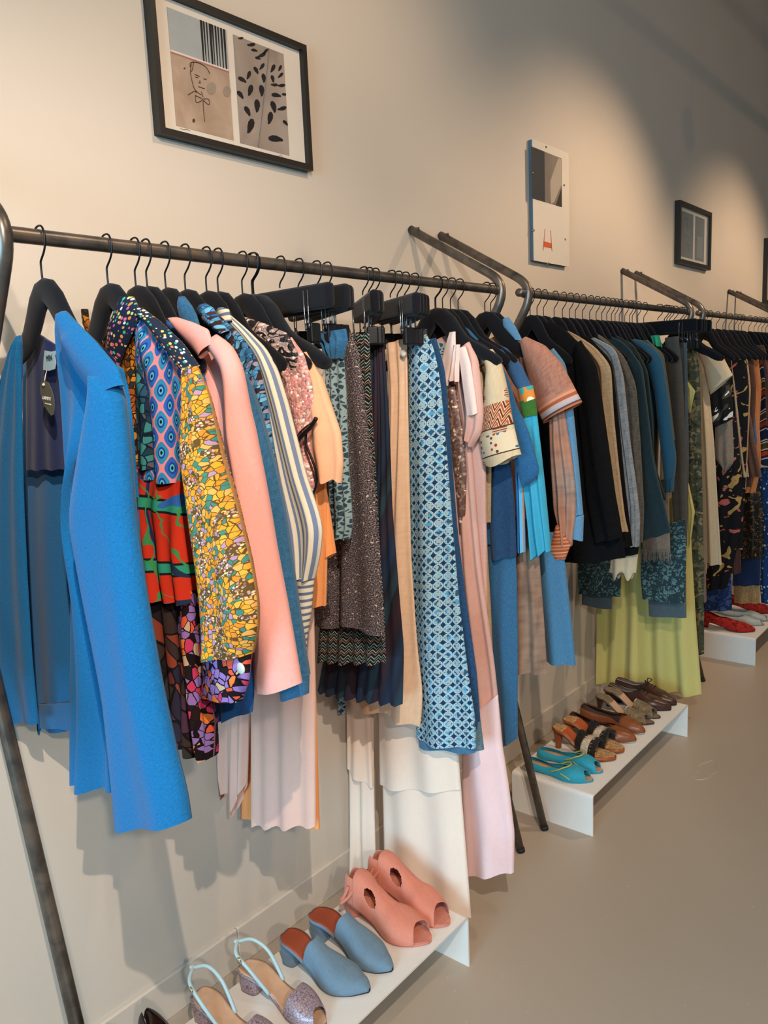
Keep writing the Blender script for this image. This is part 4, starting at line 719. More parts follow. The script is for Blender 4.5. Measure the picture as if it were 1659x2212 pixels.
garment('evening_gown', 1440, 'long chartreuse gown with a ruffled edge reaching the floor', 'dress', [
  ('skirt', 'yellow', 0, [(1290, 1150), (1285, 1300), (1281, 1472)], [(1488, 1050), (1495, 1200), (1504, 1350), (1516, 1500)], dict(th=.05, folds=4.5, amp=.030, cols=96, lean=-.02)),
  ('ruffle', 'yellow', -.02, [(1480, 820), (1486, 860), (1488, 892)], [(1490, 828), (1502, 845), (1492, 890)], dict(th=.010, folds=2, amp=.005, topth=1)),
  ('ruffle', 'yellow', -.02, [(1484, 1040), (1486, 1120), (1488, 1180)], [(1489, 1050), (1501, 1105), (1491, 1180)], dict(th=.010, folds=2, amp=.005, topth=1))])
strip('camouflage_coverall', 1471, 'leaf camouflage coverall hanging at the far end of the middle rack', 'coverall', 'camo', [(1500, 740), (1512, 800), (1516, 1000), (1520, 1180), (1521, 1300), (1521, 1412)], -34)

# ------------------------------------------------------------------ garments on the far rack
garment('wool_dress', 1534, 'cream dress with a flared short sleeve, first on the far rack', 'dress', [
  ('body', 'cream', .0, [(1490, 735), (1508, 790), (1512, 900), (1515, 1050), (1518, 1214)], [(1515, 740), (1530, 830), (1542, 952), (1551, 1098), (1559, 1220)], dict(th=.03, folds=2, amp=.012)),
  ('sleeve', 'cream', -.02, [(1470, 720), (1500, 745), (1522, 790), (1534, 852)], [(1480, 717), (1530, 738), (1562, 770), (1583, 810)], dict(th=.03, folds=1, amp=.003))])
for nm, u, lb, ct, mt, R, wd, kw in [
 ('bird_print_blouse', 1552, 'black blouse with white bird print behind the cream dress', 'blouse', 'bird', [(1560, 760), (1578, 830), (1584, 880), (1583, 905)], [(1530, 780), (1534, 850), (1540, 925)], {}),
 ('silk_blouse', 1558, 'pale grey pointed sleeve hanging below the white bird print', 'blouse', 'taupe', [(1580, 880), (1585, 960), (1587, 1000), (1572, 1017)], [(1545, 880), (1544, 990), (1565, 1017)], {}),
 ('rose_print_dress', 1560, 'black dress with faded roses on the far rack', 'dress', 'rose_black', [(1590, 900), (1600, 1000), (1604, 1100), (1596, 1170), (1570, 1270)], [(1548, 900), (1540, 1000), (1530, 1150), (1525, 1274)], {}),
 ('wool_jacket', 1564, 'tan jacket with a narrow sleeve behind the cream dress', 'jacket', 'tan', [(1510, 724), (1555, 738), (1587, 757), (1597, 850), (1608, 950), (1618, 1030)], -18, {}),
 ('suede_coat', 1577, 'brown suede coat, left of the rust coat on the far rack', 'coat', 'suede', [(1535, 718), (1575, 740), (1600, 770), (1622, 900), (1636, 980), (1646, 1030)], -30, {}),
 ('silk_scarf', 1584, 'strip of navy blue cloth between brown suede and rust coat', 'scarf', 'blue_shirt', [(1600, 745), (1620, 770), (1630, 880), (1636, 960)], -14, {}),
 ('wool_coat', 1589, 'rust orange coat beside the diamond patterned knit', 'coat', 'rust', [(1562, 726), (1600, 742), (1625, 762), (1636, 850), (1643, 960), (1644, 1010), (1632, 1064)], -24, {}),
 ('diamond_cardigan', 1620, 'navy cardigan with orange diamonds and white stripes, right picture edge', 'cardigan', 'aztec', [(1636, 735), (1664, 770), (1674, 900), (1684, 1014)], [(1624, 755), (1633, 860), (1640, 1000)], dict(th=.03)),
 ('dark_coat', 1610, 'brown coat sleeve over the diamond knit at the right edge', 'coat', 'suede', [(1650, 745), (1668, 800), (1672, 920)], -16, {}),
 ('leather_skirt', 1568, 'burgundy leather skirt hem below the tan jacket', 'skirt', 'leather', [(1592, 1060), (1600, 1170), (1601, 1238)], -33, {}),
 ('taupe_skirt', 1566, 'taupe skirt hem above the burgundy leather', 'skirt', 'taupe', [(1583, 1000), (1589, 1153)], -26, {}),
 ('sequined_dress', 1600, 'black dress with bronze sequins below the rust coat', 'dress', 'sequin_dark', [(1640, 1040), (1650, 1120), (1650, 1206)], -54, {}),
 ('navy_skirt', 1604, 'navy skirt above the straw basket weave hem', 'skirt', 'navy', [(1645, 1190), (1642, 1264)], -60, dict(dx=.02)),
 ('straw_skirt', 1606, 'straw coloured woven hem directly above the red shoes', 'skirt', 'straw', [(1640, 1240), (1642, 1302)], -56, dict(dx=.02)),
 ('blue_print_skirt', 1562, 'blue ink print skirt hem above the white shoes', 'skirt', 'blueprint', [(1580, 1240), (1581, 1318)], -62, dict(dx=.02)),
 ('indigo_dress', 1622, 'indigo dress with white dots at the right picture edge', 'dress', 'indigo', [(1670, 1010), (1675, 1180), (1682, 1302)], -38, {}),
 ('taupe_coat', 1540, 'taupe coat hem between camouflage coverall and cream dress', 'coat', 'taupe', [(1522, 1150), (1526, 1300)], -14, dict(dx=.05))]:
    strip(nm, u, lb, ct, mt, R, wd, **kw)
# ------------------------------------------------------------------ benches
WSTEEL = plain('white_powder_coat', 'e6e2dc', .45, 0, .4, .03)
BY0, BY1, BH = -.198, -.4996, .1429
def bench(x0, x1, label):
    loc = Vector(((x0+x1)/2, (BY0+BY1)/2, 0)); t = .005; r = .014
    out = bend([(x0, 0, 0), (x0, 0, BH), (x1, 0, BH), (x1, 0, 0)], r, 6); inn = bend([(x0+t, 0, 0), (x0+t, 0, BH-t), (x1-t, 0, BH-t), (x1-t, 0, 0)], r-t, 6)
    n = len(out); vs = []
    for y in (BY0, BY1):
        for p in out+inn: vs.append(Vector((p.x, y, p.z))-loc)
    fs = []; m = 2*n
    for i in range(n-1):
        fs += [(i, i+1, m+i+1, m+i), (n+i+1, n+i, m+n+i, m+n+i+1), (i+1, i, n+i, n+i+1), (m+i, m+i+1, m+n+i+1, m+n+i)]
    fs += [(0, m, m+n, n), (n-1, 2*n-1, m+2*n-1, m+n-1)]
    o = mesh('shoe_bench', vs, fs, WSTEEL, None, smooth=False, loc=loc); return tag(o, label, 'bench', 'white folded steel benches')
bench(.6, 1.5515, 'low white folded steel bench under the front rack holding grey and salmon shoes')
bench(2.2859, 3.1923, 'low white folded steel bench under the middle rack holding turquoise flats')
bench(4.1888, 5.12, 'low white folded steel bench under the far rack with red shoes')

# ------------------------------------------------------------------ shoes
def interp(tab, t):
    for (a, x), (b, y) in zip(tab, tab[1:]):
        if t <= b:
            s = (t-a)/(b-a); s = s*s*(3-2*s); return x+(y-x)*s
    return tab[-1][1]
def halfw(t, L, wmax, point):
    base = interp([(0, .70), (.18, .74), (.42, .62), (.7, 1), (1, .80-.25*point)], t)*wmax
    e = math.sqrt(max(0, 1-((.13-t)/.13)**2)) if t < .13 else 1.0
    q = .30; e2 = max(0, 1-((t-(1-q))/q)**(2.4-.9*point))**.62 if t > 1-q else 1.0
    return base*e*e2
class Shoe:
    """local frame: y runs from heel (0) to toe (-L), x across, z up"""
    def __init__(s, name, label, cat, group, pos, rz, L=.25, w=.041, heel=.0, point=0.0, side=1, plat=.004):
        s.e = empty(name, pos, label, cat, group); s.e.rotation_euler = (0, 0, rz); s.L, s.w, s.h, s.point, s.side, s.plat = L, w, heel, point, side, plat
    def z(s, t): return s.plat+interp([(0, s.h), (.16, s.h*.96), (.62, .002), (.85, 0.0), (1, .004)], t)
    def cx(s, t): return s.side*.010*math.sin(PI*min(1, t*1.05))*-1+s.side*.006*t
    def hw(s, t): return halfw(t, s.L, s.w, s.point)
    def slab(s, name, mat, t0, t1, dz0, dz1, wf=1.0, n=40, m=10, parent=None):
        vs, fs = [], []
        for i in range(n):
            t = t0+(t1-t0)*i/(n-1); tt = min(max(t, .004), .996); w_ = s.hw(tt)*wf
            ring = []
            for k in range(m): x = -1+2*k/(m-1); ring.append((s.cx(t)+x*w_, -t*s.L, s.z(t)+dz1-.0015*(1-x*x)))
            for k in range(m): x = 1-2*k/(m-1); ring.append((s.cx(t)+x*w_*.97, -t*s.L, max(s.z(t)+dz0, 0.0002) if dz0 > -.5 else .0002))
            vs += ring
        q = 2*m
        for i in range(n-1):
            for k in range(q): fs.append((i*q+k, (i+1)*q+k, (i+1)*q+(k+1) % q, i*q+(k+1) % q))
        fs.append(tuple(range(q))); fs.append(tuple((n-1)*q+k for k in range(q))[::-1])
        return mesh(name, vs, fs, mat, parent or s.e, uv=[(v[0], v[1]) for v in vs])
    def sole(s, mat, th=.004, wf=1.04): return s.slab('sole', mat, 0, 1, -th, 0, wf)
    def insole(s, mat, wf=.93): return s.slab('insole', mat, .015, .985, 0, .0022, wf)
    def heelblock(s, mat, t0=.02, t1=.2, taper=.7, wf=.85, flare=0):
        vs, fs = [], []; n = 20; rows = 8
        tc = (t0+t1)/2; top = s.z(tc)-.004
        for r in range(rows):
            q = r/(rows-1); zz = top*(1-q); k = 1-(1-taper)*min(1, q*1.4)+flare*max(0, q-.7)
            for i in range(n):
                a = 2*PI*i/n; ca, sa = math.cos(a), math.sin(a)
                sa_ = math.copysign(abs(sa)**.6, sa); ca_ = math.copysign(abs(ca)**.6, ca)
                y = -(tc+(t1-t0)/2*sa_*k-(1-k)*.02)*s.L; x = s.cx(tc)+s.hw(tc)*wf*ca_*k
                z = zz if r else s.z(min(max(-y/s.L, 0), 1))-.003
                vs.append((x, y, max(z, .0003)))
        for r in range(rows-1):
            for i in range(n): fs.append((r*n+i, r*n+(i+1) % n, (r+1)*n+(i+1) % n, (r+1)*n+i))
        fs.append(tuple(range(n))[::-1]); fs.append(tuple((rows-1)*n+i for i in range(n)))
        return mesh('heel', vs, fs, mat, s.e, uv=[(v[0], v[2]) for v in vs])
    def upper(s, mat, t0, t1, H, cov, name='upper', th=.0016, n=56, m=26, skip=None, wf=1.03, slope=0.0, slopeb=0.0):
        """shell over the foot: H(t) instep height, cov(t) 0..1 how far the sides close over the foot"""
        vs, fs, uvs = [], [], []
        for i in range(n):
            for k in range(m):
                # front and back edges may curve: the middle of the shell can start earlier or later than its sides
                half = m//2; c01 = (k if k < half else m-1-k)/(half-1)
                a0 = t0+slope*c01; a1 = t1+slopeb*c01**2; t = a0+(a1-a0)*i/(n-1); t = min(max(t, .003), .997)
                c = cov(t)*c01*PI/2; a = c if k < half else PI-c
                w_ = s.hw(t)*wf; h = H(t)*(min(1, w_/(s.w*.5))**.5)
                x = s.cx(t)+w_*math.copysign(abs(math.cos(a))**.72, math.cos(a)); z = s.z(t)+h*math.sin(a)**.85
                y = -t*s.L
                vs.append((x, y, z)); uvs.append((a*.04, y))
        for i in range(n-1):
            for k in range(m-1):
                if k == m//2-1 and min(cov(min(max(t0+(t1-t0)*q/(n-1), 0), 1)) for q in (i, i+1)) < .999: continue
                if skip and skip((i+.5)/(n-1), (k+.5)/(m-1)): continue
                fs.append((i*m+k, i*m+k+1, (i+1)*m+k+1, (i+1)*m+k))
        o = mesh(name, vs, fs, mat, s.e, uv=uvs); md = o.modifiers.new('solid', 'SOLIDIFY'); md.thickness = th; md.offset = 1; return o
    def strap(s, name, pts, r, mat, parent=None, flat=2.4):
        o = tube(name, [(0, 0, 0)]*0+[Vector(p) for p in pts], r, mat, parent or s.e, 10, res=6); return o
    def pt(s, t, x, z): return Vector((s.cx(t)+x*s.hw(t), -t*s.L, s.z(t)+z))
def leather(n, c, rough=.4, var=.15): return plain(n, c, rough, 0, .4, var, 40)
SUEDE_G = cloth('grey_blue_suede', '6a8294', '5c7486', 300, .5, .3, .95, .4, '7c94a4'); SUEDE_S = cloth('salmon_suede', 'd2826c', 'c47460', 300, .5, .3, .95, .4, 'e09c88')
RUST = leather('rust_leather', 'a0482c', .5); TAN = leather('tan_insole', 'd0a888', .6); SILVER = cloth('silver_leather', 'b0c8cc', '98b0b8', 120, .5, .2, .35); LILAC = M('crackled_lilac_leather', .35, .2, .5)
_v = LILAC.uv(obj=True); LILAC.col(LILAC.mix(LILAC.lt(LILAC.vor(_v, 160, 'DISTANCE_TO_EDGE', 'Distance'), .06), 'a8949c', '6c5c68')); LILAC = LILAC.done()
TURQ = cloth('turquoise_leather', '2e9ab4', '2688a4', 200, .4, .1, .5); BRNL = leather('cognac_leather', '8c5030', .35); DKB = leather('dark_brown_leather', '4a2c24', .3); DKI = leather('dark_lining', '3c2820', .6); SOLE = leather('black_sole', '1c1a1c', .6)
MESHB = cloth('brown_mesh', '5c4c38', '8c7858', 160, 1, .5, .5); WOOD = leather('varnished_wood', 'a05428', .3); CORK = cloth('cork_insole', 'c89c64', '8c6438', 160, 1, .2); RED = f_blob('red_lattice_leather', 'a82820', [('6c1810', 50, .58)]); PALE = leather('pale_grey_leather', 'b4bcb8', .5); GOLD = plain('gold_buckle', 'd0b070', .25, .9, .5)
PATENT = plain('black_patent', '241c1c', .12, 0, .8); YEL = plain('yellow_stitching', 'b8b860', .7); FRB = cloth('dark_fringe', '2c2018', '1c1410', 200, .8, .6); FRW = cloth('cream_fringe', 'd0bca4', 'a89478', 200, .8, .6); LIN = leather('grey_lining', 'a09488', .6)
def place(x0, ty=-.462, L=.25): return (x0, ty+L, BH+.0003)
G1 = 'shoes on the front bench'; G2 = 'shoes on the middle bench'; G3 = 'shoes on the far bench'
def mule(x, side, label):
    s = Shoe('suede_mule', label, 'shoe', 'grey blue mules', place(x, -.468, .245), .10, .245, .043, .062, .35, side)
    s.sole(SOLE, .004, 1.02); s.insole(RUST, .96); s.heelblock(SUEDE_G, .01, .21, .82)
    s.slab('insole_edge', SUEDE_G, .0, .5, -.007, .0008, 1.03)
    s.upper(SUEDE_G, .36, .999, lambda t: interp([(0, .05), (.36, .062), (.55, .058), (.75, .040), (.92, .024), (1, .012)], t), lambda t: 1, slope=.06)
def bootie(x, side, label, ty):
    s = Shoe('peep_toe_bootie', label, 'shoe', 'salmon booties', place(x, ty, .255), .02, .255, .050, .042, 0, side)
    s.sole(SUEDE_S, .005, 1.03); s.insole(SUEDE_S, .93); s.heelblock(SUEDE_S, .0, .2, .85)
    def hole(i, k):   # cut-out on the inner and outer ankle
        return any(((i-.30)/.10)**2+((k-c)/.115)**2 < 1 for c in (.27, .73))
    s.upper(SUEDE_S, .20, .90, lambda t: interp([(0, .078), (.2, .078), (.38, .072), (.6, .058), (.9, .038), (1, .02)], t), lambda t: 1, slope=-.05, slopeb=-.05, n=80, m=60, skip=hole)
    s.upper(SUEDE_S, .0, .22, lambda t: interp([(0, .070), (.22, .072)], t), lambda t: .70, name='heel_counter', n=24)
    s.strap('ankle_tie', [s.pt(.14, -1.0, .05), s.pt(.12, -1.25, .03), s.pt(.08, -1.5, .012), s.pt(.02, -1.8, .004)], .0045, SUEDE_S)
    s.strap('ankle_tie', [s.pt(.20, -.98, .045), s.pt(.16, -1.25, .026), s.pt(.10, -1.7, .010)], .0045, SUEDE_S)
def slingback(x, side, label, ty=-.462):
    s = Shoe('slingback_sandal', label, 'sandal', 'slingback sandals', place(x, ty, .245), .12, .245, .040, .050, .1, side)
    s.sole(LILAC, .005, 1.03); i = s.insole(TAN, .94); s.heelblock(LILAC, .0, .24, .85)
    s.upper(LILAC, .62, .93, lambda t: interp([(0, .05), (.62, .046), (.93, .026), (1, .02)], t), lambda t: 1, slope=.03, slopeb=-.05)
    st = s.strap('ankle_strap', [s.pt(.40, -1.0, .0), s.pt(.22, -1.15, .028), s.pt(.06, -1.15, .048), s.pt(-.02, -.6, .054), s.pt(-.04, .0, .055), s.pt(-.02, .6, .054), s.pt(.06, 1.15, .048), s.pt(.22, 1.15, .028), s.pt(.40, 1.0, 0)], .0042, SILVER)
    tube('buckle', [s.pt(.08, -1.22, .043), s.pt(.12, -1.25, .050), s.pt(.15, -1.22, .038), s.pt(.10, -1.22, .034), s.pt(.08, -1.22, .043)], .0015, GOLD, st, 6)
rx_ = [(.93, 1, 'silver strapped sandal, nearer one, lilac toe cut by the bottom edge', -.440), (1.045, -1, 'silver strapped sandal beside the grey mules, brown insole lettering', -.455)]
for x, sd, lb, ty in rx_: slingback(x, sd, lb, ty)
s = Shoe('patent_pump', 'black patent pump heel at the bottom picture edge', 'shoe', G1, place(.79, -.455, .25), .1, .25, .041, .055, .5, 1)
s.sole(SOLE); s.insole(BRNL, .93); s.heelblock(PATENT, .03, .16, .6); s.upper(PATENT, 0, .999, lambda t: interp([(0, .055), (.3, .038), (.55, .044), (.8, .036), (1, .018)], t), lambda t: interp([(0, .9), (.3, .62), (.55, .55), (.7, 1), (1, 1)], t))
s = Shoe('patent_pump', 'second black patent pump, mostly below the picture', 'shoe', G1, place(.70, -.455, .25), .1, .25, .041, .055, .5, -1)
s.sole(SOLE); s.insole(BRNL, .93); s.heelblock(PATENT, .03, .16, .6); s.upper(PATENT, 0, .999, lambda t: interp([(0, .055), (.3, .038), (.55, .044), (.8, .036), (1, .018)], t), lambda t: interp([(0, .9), (.3, .62), (.55, .55), (.7, 1), (1, 1)], t))
mule(1.168, 1, 'grey blue suede mule nearer the camera, rust insole'); mule(1.262, -1, 'grey blue suede mule of the pair, beside the salmon shoe')
bootie(1.400, 1, 'salmon suede peep toe shoe in front of its twin, ankle tie hanging', -.482); bootie(1.492, -1, 'salmon suede peep toe shoe at the bench end by the ivory gown', -.482)
def flat(x, side, label):
    s = Shoe('peep_toe_flat', label, 'shoe', 'turquoise flats', place(x, -.462, .245), .06, .245, .040, .010, .1, side)
    s.sole(TURQ, .006, 1.05); s.insole(TAN, .93)
    H = lambda t: interp([(0, .018), (.3, .015), (.55, .028), (.75, .036), (.93, .026), (1, .02)], t)
    s.upper(TURQ, 0, .93, H, lambda t: interp([(0, .75), (.3, .62), (.52, .7), (.68, 1), (1, 1)], t), slopeb=-.06, n=70)
    s.slab('heel', TURQ, .0, .2, -.012, -.004, 1.0)
    for sg in (-1, 1):
        s.strap('trim', [s.pt(.45, sg*1.08, .012), s.pt(.55, sg*1.0, .026), s.pt(.62, sg*.72, .036), s.pt(.68, sg*.3, .040), s.pt(.69, 0, .041)], .0026, YEL)
        s.strap('trim', [s.pt(.60, sg*1.05, .020), s.pt(.68, sg*1.06, .016), s.pt(.74, sg*1.06, .008)], .0022, YEL)
flat(2.352, 1, 'turquoise peep toe flat nearest the bench end'); flat(2.440, -1, 'turquoise peep toe flat beside the fringed clogs')
def clog(x, side, label):
    s = Shoe('fringed_clog', label, 'sandal', 'fringed clogs', place(x, -.462, .24), .03, .24, .042, .065, 0, side, .016)
    s.slab('platform', WOOD, .35, 1, -.015, -.001, 1.02); s.sole(WOOD, .010, 1.0); s.insole(CORK, .93); s.heelblock(WOOD, .03, .19, .5, .75)
    s.slab('footbed_patch', leather('orange_leather', 'b8562c', .4), .22, .48, .001, .0035, .93)
    for a, b, mt in ((.44, .54, FRB), (.54, .66, FRW), (.66, .76, FRB)):
        u_ = s.upper(mt, a, b, lambda t: .044, lambda t: 1, name='fringe_band', n=10, th=.007, wf=1.08)
        rr = random.Random(int(a*100)); vs, fs = [], []
        for q in range(110):
            an = rr.uniform(.15, PI-.15); t = rr.uniform(a, b); w_ = s.hw(t)*1.12
            p = Vector((s.cx(t)+w_*math.cos(an), -t*s.L, s.z(t)+.050*math.sin(an)**.8)); d = Vector((math.cos(an)*.006, -.012, .003+rr.uniform(-.006, .005))); k = len(vs)
            for pp, r in ((p, .0016), (p+d, .0006)):
                for j in range(4): vs.append(pp+Vector((math.cos(j*PI/2)*r, 0, math.sin(j*PI/2)*r)))
            fs += [(k+j, k+(j+1) % 4, k+4+(j+1) % 4, k+4+j) for j in range(4)]
        tag(mesh('fringe', vs, fs, mt, u_, uv=[(v.x, v.z) for v in vs]), kind='stuff')
clog(2.545, 1, 'wooden heeled clog with dark and cream fringe, nearer one'); clog(2.628, -1, 'wooden heeled clog with fringe, right behind its twin')
def slipper(x, side, label):
    s = Shoe('leather_slipper', label, 'shoe', 'cognac slip ons', place(x, -.464, .265), .0, .265, .041, .012, .2, side)
    s.sole(PALE, .005, 1.04); s.insole(DKI, .93)
    s.upper(BRNL, .0, .999, lambda t: interp([(0, .045), (.3, .034), (.55, .040), (.8, .036), (1, .02)], t), lambda t: interp([(0, .9), (.3, .7), (.5, .62), (.66, 1), (1, 1)], t), n=70)
    s.upper(DKI, .01, .66, lambda t: interp([(0, .048), (.3, .037), (.66, .046)], t), lambda t: interp([(0, .93), (.3, .74), (.5, .66), (.66, .9)], t), name='lining', n=40, wf=.97)
slipper(2.728, 1, 'cognac leather slip on shoe, left of its pair'); slipper(2.826, -1, 'cognac leather slip on shoe, right of its pair beside the mesh mules')
def meshmule(x, side, label):
    s = Shoe('mesh_mule', label, 'sandal', 'mesh mules', place(x, -.460, .24), .0, .24, .039, .070, .3, side)
    s.sole(DKB, .005, 1.02); s.insole(MESHB, .93); s.heelblock(DKB, .03, .15, .45, .7)
    s.slab('insole_pad', TAN, .3, .5, .001, .0036, .9)
    s.upper(MESHB, .56, .90, lambda t: interp([(0, .04), (.56, .042), (.9, .026), (1, .02)], t), lambda t: 1, slopeb=-.05)
    s.strap('piping', [s.pt(.56, -1.05, .004), s.pt(.56, -.7, .032), s.pt(.56, 0, .044), s.pt(.56, .7, .032), s.pt(.56, 1.05, .004)], .0022, SILVER)
meshmule(2.918, 1, 'brown mesh high heeled mule, nearer the cognac shoes'); meshmule(2.996, -1, 'brown mesh high heeled mule, nearer the lace up shoes')
def oxford(x, side, label):
    s = Shoe('lace_up_shoe', label, 'shoe', 'dark lace up shoes', place(x, -.466, .265), .0, .265, .040, .014, .3, side)
    s.sole(SOLE, .006, 1.05); s.insole(LIN, .93); s.slab('heel', SOLE, .0, .24, -.018, -.005, 1.0)
    u_ = s.upper(DKB, .0, .999, lambda t: interp([(0, .048), (.3, .040), (.52, .056), (.75, .040), (1, .02)], t), lambda t: interp([(0, .9), (.3, .72), (.44, .75), (.54, 1), (1, 1)], t), n=70)
    s.upper(LIN, .01, .5, lambda t: interp([(0, .049), (.3, .041), (.5, .055)], t), lambda t: .75, name='lining', n=30, wf=.97)
    for q in (.54, .59, .64): tube('lace', [s.pt(q, -.5, .046), s.pt(q, 0, .060-.06*(q-.54)), s.pt(q, .5, .046)], .0018, SOLE, u_, 6, res=4)
    for sg in (-1, 1): tube('lace', [s.pt(.53, 0, .060), s.pt(.50, sg*.5, .072), s.pt(.55, sg*.9, .066), s.pt(.53, sg*.1, .060)], .002, SOLE, u_, 6, res=5)
oxford(3.084, 1, 'dark brown lace up shoe, nearer of the last pair on the middle bench'); oxford(3.158, -1, 'dark brown lace up shoe touching the chartreuse gown')
def redshoe(x, side, label, ty=-.47):
    s = Shoe('lattice_pump', label, 'shoe', 'red lattice pumps', place(x, ty, .26), .12, .26, .040, .035, .6, side)
    s.sole(DKB, .004, 1.02); s.insole(TAN, .93); s.heelblock(RED, .02, .15, .7)
    s.upper(RED, .0, .999, lambda t: interp([(0, .05), (.3, .036), (.5, .05), (.75, .04), (1, .02)], t), lambda t: interp([(0, .9), (.25, .75), (.4, .8), (.5, 1), (1, 1)], t))
redshoe(4.262, 1, 'red lattice shoe nearest the end of the far bench'); redshoe(4.66, 1, 'red shoe further along the far bench behind the pale shoes'); 
def paleshoe(x, side, label):
    s = Shoe('pale_slipper', label, 'shoe', 'pale slippers', place(x, -.48, .26), .12, .26, .040, .012, .5, side)
    s.sole(LIN, .005, 1.04); s.insole(TAN, .93)
    s.upper(PALE, .0, .95, lambda t: interp([(0, .03), (.3, .026), (.6, .036), (1, .02)], t), lambda t: interp([(0, .9), (.3, .62), (.5, .62), (.64, 1), (1, 1)], t), slopeb=-.04)
paleshoe(4.40, 1, 'pale grey slip on beside the red lattice shoe'); paleshoe(4.50, -1, 'pale grey slip on, further one of the pair')

# ------------------------------------------------------------------ pictures on the wall
FRAME = plain('black_frame', '26231f', .45, 0, .4, .05); PAPER = plain('print_paper', 'dcd3c6', .6, 0, .3, .02)
def W(u, v, y=0.0):
    r = F+RT*((u-829.5)/FPX)-UP*((v-1106)/FPX); t = (y-CAM.y)/r.y; return CAM+r*t
def rect(name, x0, x1, z0, z1, y, mat, parent, base, th=.0006):
    vs, fs = boxm(x0-base.x, x1-base.x, y-base.y, y+th-base.y, z0-base.z, z1-base.z); return mesh(name, vs, fs, mat, parent, smooth=False)
def poly(name, pts, y, mat, parent, base, th=.0004):
    n = len(pts); vs = [Vector((x, y, z))-base for x, z in pts]+[Vector((x, y+th, z))-base for x, z in pts]
    return mesh(name, vs, [tuple(range(n)), tuple(range(2*n-1, n-1, -1))]+[(i, (i+1) % n, n+(i+1) % n, n+i) for i in range(n)], mat, parent, smooth=False)
def line(name, px, y, r, mat, parent, base): return tube(name, [W(u, v, y)-base for u, v in px], r, mat, parent, 5, res=3)
def frame_border(e, base, x0, x1, z0, z1, fw, dep, mat):
    vs, fs = [], []
    for a, b in ((x0, z0), (x1, z0), (x1, z1), (x0, z1)):
        ia = a+(fw if a == x0 else -fw); ib = b+(fw if b == z0 else -fw)
        for q, y in (((a, b), 0), ((a, b), -dep), ((ia, ib), -dep), ((ia, ib), 0)): vs.append(Vector((q[0], y, q[1]))-base)
    for i in range(4):
        j = (i+1) % 4
        for k in range(4): fs.append((i*4+k, j*4+k, j*4+(k+1) % 4, i*4+(k+1) % 4))
    return mesh('frame', vs, fs, mat, e, smooth=False)
def phototex(name, ramp, scale=8, top=None):
    k = M(name, .5, 0, .3); v = k.uv(obj=True); n = k.noise(v, scale, 4, .6); k.col(k.ramp(n, ramp)); return k.done()
def soft(name, c, c2, scale=12): return phototex(name, [(.3, c), (.7, c2)], scale)
# large double print
x0, x1, z0, z1 = 1.1523, 1.6299, 2.0606, 2.3677
b = Vector(((x0+x1)/2, -.012, (z0+z1)/2)); e = empty('framed_print', b, 'large black framed double print of a face drawing and pigeons', 'picture', 'pictures on the wall')
frame_border(e, b, x0, x1, z0, z1, .0145, .024, FRAME)
mt = rect('mount', x0+.012, x1-.012, z0+.012, z1-.012, -.010, PAPER, e, b, .008)
def inner(px):  return [(W(u, v, -.011).x, W(u, v, -.011).z) for u, v in px]
A = inner([(300+258/4.147, 67/4.147), (300+790/4.147, 272/4.147), (300+843/4.147, 1258/4.147), (300+328/4.147, 1120/4.147)])
ax0, ax1, az1, az0 = (A[0][0]+A[3][0])/2, (A[1][0]+A[2][0])/2, (A[0][1]+A[1][1])/2, (A[2][1]+A[3][1])/2
Bq = inner([(300+848/4.147, 308/4.147), (300+1303/4.147, 487/4.147), (300+1344/4.147, 1395/4.147), (300+902/4.147, 1277/4.147)])
bx0, bx1, bz1, bz0 = (Bq[0][0]+Bq[3][0])/2, (Bq[1][0]+Bq[2][0])/2, (Bq[0][1]+Bq[1][1])/2, (Bq[2][1]+Bq[3][1])/2
pa = rect('left_photograph', ax0, ax1, az0, az1, -.0108, soft('concrete_photo', '9c8470', 'b8a08c', 14), e, b)
pb_ = rect('right_photograph', bx0, bx1, bz0, bz1, -.0108, soft('paving_photo', '8c7c70', 'a89a90', 10), e, b)
DRK = plain('print_black', '201f22', .5); GRY = plain('print_grey', 'a8adae', .5); BRN = plain('print_brown', '4c3a2c', .5); RDL = plain('print_red', 'b4746c', .5); MID = plain('print_mid_grey', '6c7478', .5)
hz = az0+(az1-az0)*.635
rect('upper_area', ax0, ax1, hz, az1, -.0114, GRY, pa, Vector(b)); rect('red_line', ax0, ax1, hz-.004, hz-.001, -.0114, RDL, pa, Vector(b)); rect('pale_strip', ax0, ax1, hz-.001, hz+.003, -.0116, PAPER, pa, Vector(b))
for i in range(9):
    q = ax0+(ax1-ax0)*(.54+.05*i); wv = (.004, .002, .0015, .005, .002, .0025, .0015, .003, .004)[i]
    poly('dark_bar', [(q, hz+.002), (q+wv, hz+.002), (q+wv+.002, az1), (q-.001, az1)], -.0118, DRK, pa, Vector(b))
def zpx(lst): return [(300+x/4.147, y/4.147) for x, y in lst]
for L_ in [[(460, 600), (465, 560), (525, 560), (600, 600), (635, 660)], [(470, 570), (462, 650), (475, 720), (495, 790), (530, 830), (560, 850)], [(490, 560), (480, 620), (470, 640)], [(500, 665), (545, 685)], [(508, 690), (530, 695)], [(580, 705), (605, 712)], [(545, 720), (550, 745), (535, 735)], [(533, 775), (560, 785), (590, 795)], [(440, 850), (500, 815), (515, 835)], [(505, 855), (515, 918), (570, 890), (505, 855)], [(575, 885), (625, 890), (628, 940), (575, 895)], [(575, 900), (580, 1000), (590, 1090)], [(560, 820), (575, 870)]]:
    line('ink_stroke', zpx(L_), -.0116, .0008, BRN, pa, Vector(b))
